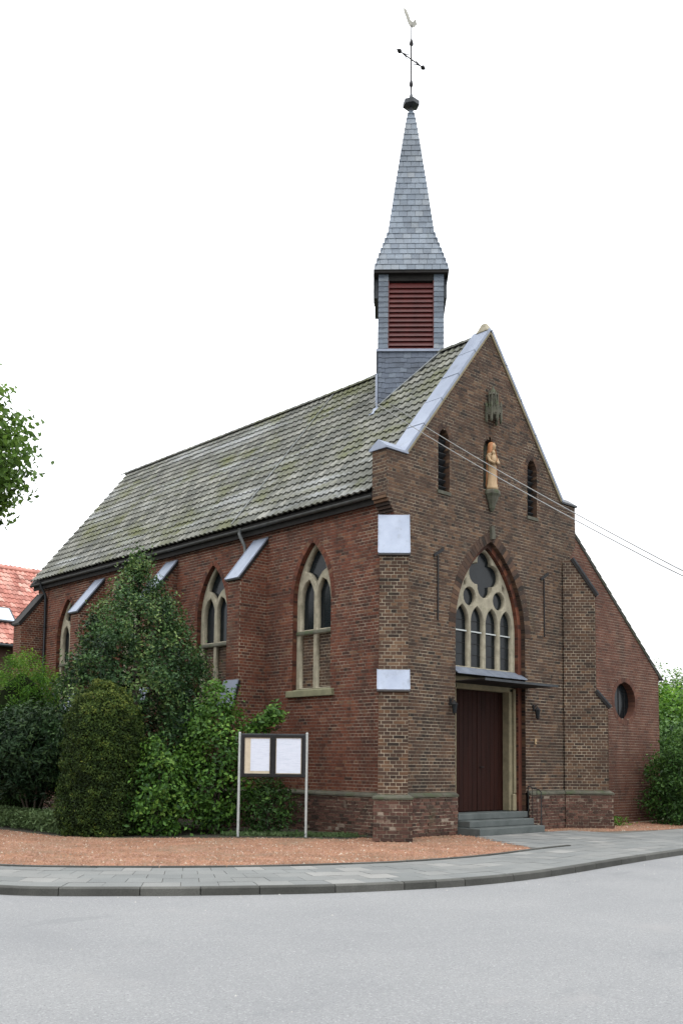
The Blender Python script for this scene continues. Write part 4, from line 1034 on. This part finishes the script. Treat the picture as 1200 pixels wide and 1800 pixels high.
chd = MB(); chd.lathe([(.03, 8.94), (.07, 8.98), (.075, 9.08), (.06, 9.17), (.03, 9.19), (.05, 9.22), (.055, 9.27), (.03, 9.32)], XC - .10, cy - .13, 10); chd.tube([(XC + .19, cy, 9.18), (XC + .16, cy - .10, 9.02), (XC + .0, cy - .17, 8.98), (XC - .08, cy - .19, 9.0)], [.05, .045, .035, .03], 8); chd.tube([(XC - .19, cy, 9.18), (XC - .21, cy - .09, 9.02), (XC - .12, cy - .18, 8.96)], [.05, .045, .032], 8)
chd.v = [(XC + (a - XC) * .88, cy + (b - cy) * .88, 8.24 + (c - 8.24) * .89) for a, b, c in chd.v]
chd.build('child', 'robe', stt, True)

# notice board
A = Vector((-2.13, 2.27, 0)); B = Vector((-1.13, 1.21, 0)); ex = (B - A).normalized(); nb_ = Vector((ex.y, -ex.x, 0)); nb_ = nb_ if nb_.dot(CAM - A) > 0 else -nb_
bd = thing('notice_board', (A + B) / 2, 'black framed notice board with white papers on two steel posts', 'notice board')
Wd = (B - A).length
for p in (A, B):
    m = MB(); m.tube([p - Vector((0, 0, .05)), p + Vector((0, 0, 2.2))], .03, 10); m.lathe([(.033, 2.2), (.03, 2.215), (.01, 2.225)], p.x, p.y, 10); m.build('post', 'steel', bd, False)
def bbox(s0, s1, z0, z1, d0, d1): return MB().obox(A + ex * ((s0 + s1) / 2) + nb_ * ((d0 + d1) / 2) + Vector((0, 0, (z0 + z1) / 2)), ex * ((s1 - s0) / 2), nb_ * ((d1 - d0) / 2), Vector((0, 0, (z1 - z0) / 2)))
z0, z1 = 1.26, 2.19
bevel(bbox(.035, Wd - .035, z0, z1, -.05, .02).build('case', 'zinc_dark', bd), .006)
mid = Wd / 2 + .0
for s0, s1 in ((.06, mid - .008), (mid + .008, Wd - .06)):
    m = MB(); f = .055
    for a, b, c, d in ((s0, s1, z0 + .02, z0 + .02 + f), (s0, s1, z1 - .03 - f, z1 - .03), (s0, s0 + f, z0 + .021 + f, z1 - .031 - f), (s1 - f, s1, z0 + .021 + f, z1 - .031 - f)):
        q = bbox(a, b, c, d, .021, .045); m.add(q.v, q.f)
    m.build('door_frame', 'iron', bd)
fl = bbox(.1, mid - .04, z0 + .07, z1 - .08, .0215, .024).build('backing', 'beige', bd); bbox(mid + .04, Wd - .1, z0 + .07, z1 - .08, .0215, .024).build('backing', 'beige', bd)
for s0, s1, a, b in ((.245, mid - .075, z0 + .13, z1 - .11), (mid + .075, Wd - .13, z0 + .09, z1 - .10)): bbox(s0, s1, a, b, .0245, .027).build('paper', 'paper', bd)

# overhead wires
def wire(a, b, lab, sag):
    a, b = Vector(a), Vector(b); pts = []
    for i in range(61):
        f = i / 60 * 1.65; p = a + (b - a) * f; p.z -= sag * 4 * f * (1 - f)
        if f > .8: p.z += 14.5 * (f - .8) ** 2          # rises again to its far support across the street
        pts.append(p)
    o = MB().tube(pts, .008, 6).build('overhead_wire', 'wire', None, True); return tag(o, lab, 'wire', 'overhead wires')
MAT['wire'] = surf_mat('grey_cable', (.12, .12, .115), (.17, .17, .165), 5, .6)
wire((2.37, 2.24, 10.72), (-4.99, -11.40, 2.60), 'upper of two thin wires crossing the gable', .14)
wire((2.39, 3.01, 11.06), (-5.20, -11.47, 2.54), 'lower of two thin wires crossing the gable', .16)

# ================================================================== NEIGHBOUR HOUSE
hs_ = thing('house', (2, 30, 0), 'brick house with orange red tiled roof behind the chapel', 'house')
m = MB(); m.box(-8, 14, 27.4, 36, 0, 6.75); m.build('wall', 'plinth_attr', hs_)
hy0, hz0, hy1, hz1 = 27.0, 6.62, 31.5, 10.85
ht = Vector((0, hy1 - hy0, hz1 - hz0)); hL = ht.length; ht.normalize(); hn = Vector((0, -ht.z, ht.y))
m = MB(); m.prism([(-8.4, hy0 + .05, hz0 - .03), (-8.4, hy1, hz1 - .03), (-8.4, 2 * hy1 - hy0, hz0 - .03), (-8.4, 2 * hy1 - hy0, hz0 - .15), (-8.4, hy1, hz1 - .2), (-8.4, hy0 + .05, hz0 - .15)], (22.8, 0, 0)); hroof = m.build('roof', 'dark_wood', hs_)
hp = [(0., 0.), (.05, .035), (.10, .045), (.15, .02), (.2, -.008), (.24, 0.)]
PWh = .24; ph_ = .36; nr = int(hL / ph_); tl = []
hvs = []; hfs = []
for s_, h_ in hp: hvs += [(s_, 0, h_ + .005), (s_, 0, h_ + .045), (s_, ph_ + .03, h_ + .012)]
for i in range(len(hp) - 1): a = i * 3; hfs += [(a, a + 3, a + 4, a + 1), (a + 1, a + 4, a + 5, a + 2)]
def hpos(v, r, c): return Vector((-2.4 + c * PWh + v[0], hy0, hz0)) + ht * (r * ph_ + v[1]) + hn * v[2]
hb = Matrix((Vector((1, 0, 0)), ht, hn)).transposed(); rest = MB(); hme = None; cnt = 0
for r in range(nr + 1):
    for c in range(64):
        x = -2.4 + c * PWh
        if 2.6 < x < 6.2 and cnt < 300:
            cnt += 1
            if hme is None: o = MB().add(hvs, hfs).build('roof_tile', 'redtile_obj', hroof); hme = o.data
            else: o = link('roof_tile', hme, hroof)
            mw = hb.to_4x4(); mw.translation = hpos((0, 0, 0), r, c); o.matrix_basis = mw
        else: rest.add([hpos(v, r, c) for v in hvs], hfs)
tag(rest.build('tile_field', 'redtile_attr', hroof), kind='stuff')
m = MB(); m.tube([(-3, hy1, hz1 + .02), (13.6, hy1, hz1 + .02)], .13, 8); m.build('ridge', 'redtile_attr', hs_)
m = MB(); m.tube([(-3, hy0 - .05, hz0 - .06), (13.6, hy0 - .05, hz0 - .06)], .07, 8); m.build('gutter', 'zinc_dark', hs_)
sk0 = Vector((4.05, hy0, hz0)) + ht * 2.05 + hn * .10
m = MB(); m.obox(sk0, (.52, 0, 0), ht * .55, hn * .07); skl = m.build('skylight', 'zinc_dark', hs_); MB().obox(sk0 + hn * .075, (.44, 0, 0), ht * .47, hn * .006).build('pane', 'skyglass', skl) if False else None
MAT['skyglass'] = surf_mat('skylight_glass', (.30, .34, .38), (.40, .44, .48), 3, .05, .9, 20, .5, .0)
MB().obox(sk0 + hn * .075, (.44, 0, 0), ht * .47, hn * .006).build('pane', 'skyglass', skl)

# ================================================================== VEGETATION
def leaves(name, mat, C_, Nrm, size, tint, parent=None, aspect=.5, up=.3, jitter=.9, fold=.25):
    """one mesh of folded leaf quads at positions C_ facing roughly Nrm"""
    n = len(C_); rg = rng
    nrm = Nrm + rg.normal(0, jitter, (n, 3)); nrm[:, 2] += up; nrm /= np.linalg.norm(nrm, axis=1)[:, None] + 1e-9
    t = rg.normal(0, 1, (n, 3)); t -= (t * nrm).sum(1)[:, None] * nrm; t /= np.linalg.norm(t, axis=1)[:, None] + 1e-9
    b = np.cross(nrm, t); L = (size * rg.uniform(.7, 1.3, n))[:, None]; W = L * aspect
    v0 = C_ - t * L * .5; v2 = C_ + t * L * .5 - nrm * L * .12
    v1 = C_ + b * W * .5 + nrm * L * fold * .3; v3 = C_ - b * W * .5 + nrm * L * fold * .3
    V = np.stack([v0, v1, v2, v3], 1).reshape(-1, 3).astype(np.float32)
    F = np.arange(n * 4).reshape(n, 4); F3 = np.concatenate([F[:, [0, 1, 2]], F[:, [0, 2, 3]]], 1).reshape(-1, 3)
    me = bpy.data.meshes.new(name); me.vertices.add(n * 4); me.vertices.foreach_set('co', V.ravel())
    me.loops.add(n * 6); me.loops.foreach_set('vertex_index', F3.ravel().astype(np.int32))
    me.polygons.add(n * 2); me.polygons.foreach_set('loop_start', (np.arange(n * 2) * 3).astype(np.int32))
    a = me.attributes.new('tint', 'FLOAT', 'POINT'); a.data.foreach_set('value', np.repeat(np.clip(tint, 0, 1), 4).astype(np.float32))
    me.materials.append(MAT[mat]); me.update(calc_edges=True); me.validate()
    return link(name, me, parent)
def clumps(centers, normals_, n_per, spread, tbase=.45, tvar=.18, inner=0.):
    k = len(centers); m = n_per
    P = np.repeat(centers, m, 0) + np.clip(rng.normal(0, 1, (k * m, 3)), -1.9, 1.9) * (np.repeat(spread, m)[:, None] if np.ndim(spread) else spread)
    N_ = np.repeat(normals_, m, 0); t = np.repeat(rng.normal(tbase, tvar, k), m) + rng.normal(0, .15, k * m)
    return P, N_, t
def trunk(name, path, radii, parent, mat='bark', seg=8): return MB().tube(path, radii, seg).build(name, mat, parent, True)
def radial_shell(n, prof_z, prof_r, cx, cy, wob=.12, inner=.35, seed=0, freq=3, bias=2.):
    """random points in the outer shell of a body of revolution with a lumpy outline"""
    rg = np.random.default_rng(seed)
    z = rg.uniform(prof_z[0], prof_z[-1], n * 3); r = np.interp(z, prof_z, prof_r)
    keep = rg.uniform(0, max(prof_r), n * 3) < r + .05; z = z[keep][:n]; r = r[keep][:n]; a = rg.uniform(0, 2 * np.pi, len(z))
    ph = rg.uniform(0, 6.28, 6)
    lump = 1 + wob * (np.sin(a * freq + z * 2.3 + ph[0]) * .5 + np.sin(a * (freq + 2) - z * 3.7 + ph[1]) * .35 + np.sin(a * 2 + z * 7 + ph[2]) * .35)
    f = 1 - inner * rg.uniform(0, 1, len(z)) ** bias
    rr_ = r * lump * f
    P = np.stack([cx + rr_ * np.cos(a), cy + rr_ * np.sin(a), z], 1)
    dr = np.gradient(np.interp(np.linspace(prof_z[0], prof_z[-1], 200), prof_z, prof_r)); sl = np.interp(z, np.linspace(prof_z[0], prof_z[-1], 200), dr * 199 / (prof_z[-1] - prof_z[0]))
    N_ = np.stack([np.cos(a), np.sin(a), -sl], 1); N_ /= np.linalg.norm(N_, axis=1)[:, None]
    return P, N_
# holly-like evergreen tree, conical
hx, hy = -2.68, 5.65
t = thing('evergreen_tree', (hx, hy, 0), 'tall conical dark evergreen tree with glossy leaves by the side wall', 'tree')
trunk('trunk', [(hx, hy, 0), (hx + .03, hy, 2), (hx - .02, hy, 4), (hx, hy, 6.0)], [.14, .11, .07, .02], t)
P, N_ = radial_shell(950, [.3, 1.2, 2.4, 3.35, 4.3, 5.15, 5.72, 6.12, 6.5], [1.2, 1.55, 1.78, 1.74, 1.40, .96, .54, .29, .04], hx, hy, .13, .5, 3, 4, 1.8)
br = MB()
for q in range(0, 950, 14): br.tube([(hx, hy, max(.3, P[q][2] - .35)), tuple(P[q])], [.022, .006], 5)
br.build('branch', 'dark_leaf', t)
sp = rng.uniform(.09, .17, len(P)); C_, NN, tt = clumps(P, N_, 56, sp, .42, .26)
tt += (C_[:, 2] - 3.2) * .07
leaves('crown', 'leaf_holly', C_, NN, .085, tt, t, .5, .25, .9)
# clipped yew
yx, yy_ = -4.17, 4.44
t = thing('clipped_yew', (yx, yy_, 0), 'clipped round topped yew column at the forecourt edge', 'shrub')
trunk('trunk', [(yx, yy_, 0), (yx, yy_, 2.4)], [.12, .04], t)
P, N_ = radial_shell(46000, [.0, .35, .9, 1.6, 2.2, 2.5, 2.75, 2.95, 3.12, 3.26, 3.36], [.90, .97, .94, .90, .87, .82, .72, .58, .42, .24, .05], yx, yy_, .06, .2, 5, 4, 1.2)
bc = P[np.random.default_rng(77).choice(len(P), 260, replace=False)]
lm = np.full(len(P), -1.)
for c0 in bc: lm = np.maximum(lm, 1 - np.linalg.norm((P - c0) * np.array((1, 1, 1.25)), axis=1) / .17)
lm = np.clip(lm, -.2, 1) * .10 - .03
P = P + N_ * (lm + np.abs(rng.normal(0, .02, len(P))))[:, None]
tt = rng.normal(.42, .2, len(P)) + lm * 3.2 + .10 * np.sin(P[:, 0] * 9 + P[:, 2] * 11) * np.sin(P[:, 1] * 8 - P[:, 2] * 6) + np.clip(P[:, 2] - 2.2, 0, 1) * .38  # tint rises with height to paint the dome's lit top into the leaves
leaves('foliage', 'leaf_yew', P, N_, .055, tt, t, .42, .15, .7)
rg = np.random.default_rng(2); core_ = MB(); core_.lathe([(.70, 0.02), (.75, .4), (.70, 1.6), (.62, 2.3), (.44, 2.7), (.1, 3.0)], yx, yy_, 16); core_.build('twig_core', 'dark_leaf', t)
# bright thuja behind
bx, by = -3.72, 9.55
t = thing('golden_conifer', (bx, by, 0), 'bright lime green bushy conifer at the left edge of the bed', 'shrub')
trunk('trunk', [(bx, by, 0), (bx, by, 3.2)], [.12, .03], t)
P, N_ = radial_shell(620, [.2, 1.0, 2.2, 3.0, 3.6, 4.0, 4.28], [.9, 1.15, 1.2, 1.12, .9, .55, .12], bx, by, .14, .45, 8, 4)
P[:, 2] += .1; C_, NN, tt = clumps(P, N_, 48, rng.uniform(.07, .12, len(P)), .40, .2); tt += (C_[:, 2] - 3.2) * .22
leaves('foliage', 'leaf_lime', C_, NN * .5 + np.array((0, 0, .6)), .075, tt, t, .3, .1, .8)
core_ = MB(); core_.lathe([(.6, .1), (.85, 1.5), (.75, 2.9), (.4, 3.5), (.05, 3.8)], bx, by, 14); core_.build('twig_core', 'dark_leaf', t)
# rhododendron
rx, ry = -4.35, 7.35
t = thing('rhododendron', (rx, ry, 0), 'dark spreading rhododendron below the lime green conifer', 'shrub')
for q in range(7):
    a = q * .9; trunk('stem', [(rx, ry, 0), (rx + .35 * math.cos(a), ry + .35 * math.sin(a), .9), (rx + .7 * math.cos(a), ry + .7 * math.sin(a), 1.7)], [.025, .018, .01], t)
P, N_ = radial_shell(560, [.85, 1.2, 1.8, 2.2, 2.6, 2.8], [.75, 1.15, 1.35, 1.2, .8, .2], rx, ry, .16, .5, 12, 3)
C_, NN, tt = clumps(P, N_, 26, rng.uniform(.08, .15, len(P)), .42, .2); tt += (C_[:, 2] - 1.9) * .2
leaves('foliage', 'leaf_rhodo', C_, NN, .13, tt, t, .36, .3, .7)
# ground cover
gp = []
for q in range(5200):
    f = rng.uniform(0, 1); y = 4.75 + f * 4.2; x = -5.02 + rng.uniform(0, .75) + .0; gp.append((x, y, rng.uniform(0, .44) * (1 - .3 * abs(x + 4.6)) + .02))
gp = np.array(gp); o = leaves('ground_cover', 'leaf_cover', gp, np.tile((0, 0, 1.), (len(gp), 1)), .10, rng.normal(.7, .2, len(gp)), None, .3, .2, .9)
tag(o, 'low pale green ground cover in front of the dark rhododendron', 'ground cover', kind='stuff')
# leafy shrubs
def shrub(name, cx, cy, prof_z, prof_r, n, per, lab, mat='leaf_shrub', size=.10, seed=1, wob=.22, aspect=.55, tb=.5, sp=(.09, .16), inner=.6, cat='shrub', stems=6):
    t = thing(name, (cx, cy, 0), lab, cat)
    rg = np.random.default_rng(seed)
    for q in range(stems):
        a = q * 6.28 / stems; r_ = max(prof_r) * .6; trunk('stem', [(cx, cy, 0), (cx + .4 * r_ * math.cos(a), cy + .4 * r_ * math.sin(a), prof_z[-1] * .45), (cx + r_ * math.cos(a), cy + r_ * math.sin(a), prof_z[-1] * .8)], [.025, .016, .006], t, seg=5)
    P, N_ = radial_shell(n, prof_z, prof_r, cx, cy, wob, inner, seed, 3)
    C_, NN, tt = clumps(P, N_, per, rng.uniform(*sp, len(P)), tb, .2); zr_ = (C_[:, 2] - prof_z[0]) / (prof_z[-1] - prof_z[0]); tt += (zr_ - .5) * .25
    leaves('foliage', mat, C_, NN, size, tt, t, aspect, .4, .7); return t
shrub('leafy_shrub', -3.28, 3.62, [.1, .5, 1.0, 1.5, 1.85, 2.05], [.5, .66, .66, .55, .35, .08], 210, 22, 'mid green leafy shrub between the yew and the notice board', seed=21)
tB = shrub('leafy_shrub', -2.02, 3.30, [.15, .7, 1.4, 2.0, 2.6, 3.0, 3.3], [.45, .75, .80, .70, .48, .30, .06], 330, 22, 'tall bright green shrub just left of the notice board', seed=22, tb=.55, wob=.3)
P = np.array([(-1.35 + .5 * f + rng.normal(0, .08), 2.95 - .42 * f + rng.normal(0, .1), 2.25 + .5 * f + rng.normal(0, .1)) for f in rng.uniform(0, 1, 46)]); C_, NN, tt = clumps(P, np.tile((-.5, -.5, .6), (46, 1)), 18, .08, .62, .15)
leaves('branch_foliage', 'leaf_shrub', C_, NN, .11, tt, tB, .55, .4, .7)
trunk('stem', [(-2.02, 3.3, .8), (-1.5, 3.0, 2.0), (-.85, 2.53, 2.7)], [.03, .02, .006], tB)
shrub('low_shrub', -1.25, 2.35, [.05, .3, .7, 1.0, 1.2], [.35, .5, .5, .35, .06], 120, 20, 'low dark green shrub under the notice board', 'leaf_hedge', .08, seed=23, tb=.35)
# grass along the wall foot
gp = []; gN = []
for q in range(2600):
    f = rng.uniform(0, 1) ** 1.4; x = -.25 - f * 1.9 + rng.normal(0, .12); y = .75 + f * 1.9 + rng.normal(0, .12); gp.append((x, y, rng.uniform(.0, .06)))
gp = np.array(gp); o = leaves('grass', 'leaf_cover', gp, rng.normal(0, 1, (len(gp), 3)) * np.array((1, 1, .1)), .11, rng.normal(.5, .2, len(gp)), None, .14, 0, .2)
tag(o, 'sparse grass and weeds along the foot of the side wall', 'grass', kind='stuff')
gp = np.array([(8.35 + rng.normal(0, .35), -.25 + rng.normal(0, .15), rng.uniform(0, .22)) for q in range(420)])
o = leaves('weeds', 'leaf_lime', gp, np.tile((0, -.3, 1.), (len(gp), 1)), .09, rng.normal(.55, .2, len(gp)), None, .4, .2, .9)
tag(o, 'tuft of light green weeds at the foot of the right buttress', 'weeds', kind='stuff')
# right: hedge bush in front, trees behind
shrub('laurel_bush', 11.2, -1.25, [.0, .6, 1.3, 1.9, 2.35, 2.65], [1.05, 1.25, 1.25, 1.05, .7, .12], 560, 26, 'rounded green bush before the right end of the chapel', 'leaf_hedge', .10, 31, .14, .5, .5, (.09, .15), .5)
shrub('laurel_bush', 13.9, -.6, [.0, .6, 1.4, 2.0, 2.5, 2.8], [1.2, 1.4, 1.4, 1.15, .75, .12], 500, 24, 'green bush cut by the right edge of the picture', 'leaf_hedge', .10, 32, .14, .5, .5, (.09, .15), .5)
def tree(name, cx, cy, zc, rad, hz, n, per, lab, mat, size, seed, trunk_r=.2, tb=.5, crown_c=None, sp=(.16, .30), group=None):
    t = thing(name, (cx, cy, 0), lab, 'tree', group); rg = np.random.default_rng(seed)
    ccx, ccy = crown_c if crown_c else (cx, cy)
    trunk('trunk', [(cx, cy, -.1), (cx + .05, cy, zc * .35), (cx * .7 + ccx * .3, cy * .7 + ccy * .3, zc - hz * .5), (ccx, ccy, zc + hz * .4)], [trunk_r, trunk_r * .8, trunk_r * .55, trunk_r * .12], t, seg=10)
    d = rg.normal(0, 1, (n, 3)); d /= np.linalg.norm(d, axis=1)[:, None]; f = rg.uniform(.35, 1, n) ** .6
    lump = 1 + .16 * np.sin(d[:, 0] * 4 + seed) * np.sin(d[:, 2] * 5) + .11 * np.sin(d[:, 1] * 7 + seed * 2)
    P = np.array((ccx, ccy, zc)) + d * (f * lump)[:, None] * np.array((rad, rad, hz))
    b = MB()
    for q in range(0, n, max(1, n // 60)):
        s0 = Vector((ccx, ccy, zc - hz * .45)); e = Vector(P[q]); mid = s0.lerp(e, .5) + Vector((0, 0, .15)); b.tube([s0, mid, e], [trunk_r * .3, trunk_r * .16, .01], 5)
    b.build('branch', 'bark', t, True)
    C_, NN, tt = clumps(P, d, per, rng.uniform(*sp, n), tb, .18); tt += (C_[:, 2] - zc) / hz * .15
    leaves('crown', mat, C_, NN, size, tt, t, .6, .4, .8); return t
tree('broadleaf_tree', -8.05, 5.55, 7.85, 2.1, 1.7, 620, 44, 'broadleaf tree reaching in from the left edge of the sky', 'leaf_tree', .15, 41, .17, .5)
for (cx, cy, zc, rad, hz, n, lab, mat, sd_) in ((20.2, 5.6, 3.1, 2.4, 1.9, 620, 'light green tree behind the right end of the chapel', 'leaf_lime', 51), (24.5, 4.0, 3.4, 2.6, 2.6, 520, 'dark green tree at the right edge behind the bushes', 'leaf_hedge', 52), (17.5, 3.2, 1.7, 1.9, 1.6, 420, 'dense dark tree just beyond the annex corner', 'leaf_hedge', 53), (29.5, 10, 3.9, 3.0, 2.2, 420, 'pale tree rising highest beyond the right bushes', 'leaf_tree', 54)):
    tree('garden_tree', cx, cy, zc, rad, hz, n, 30, lab, mat, .16, sd_, .15, .5, None, (.18, .34), 'trees beyond the annex')
print('objects', len(bpy.data.objects))
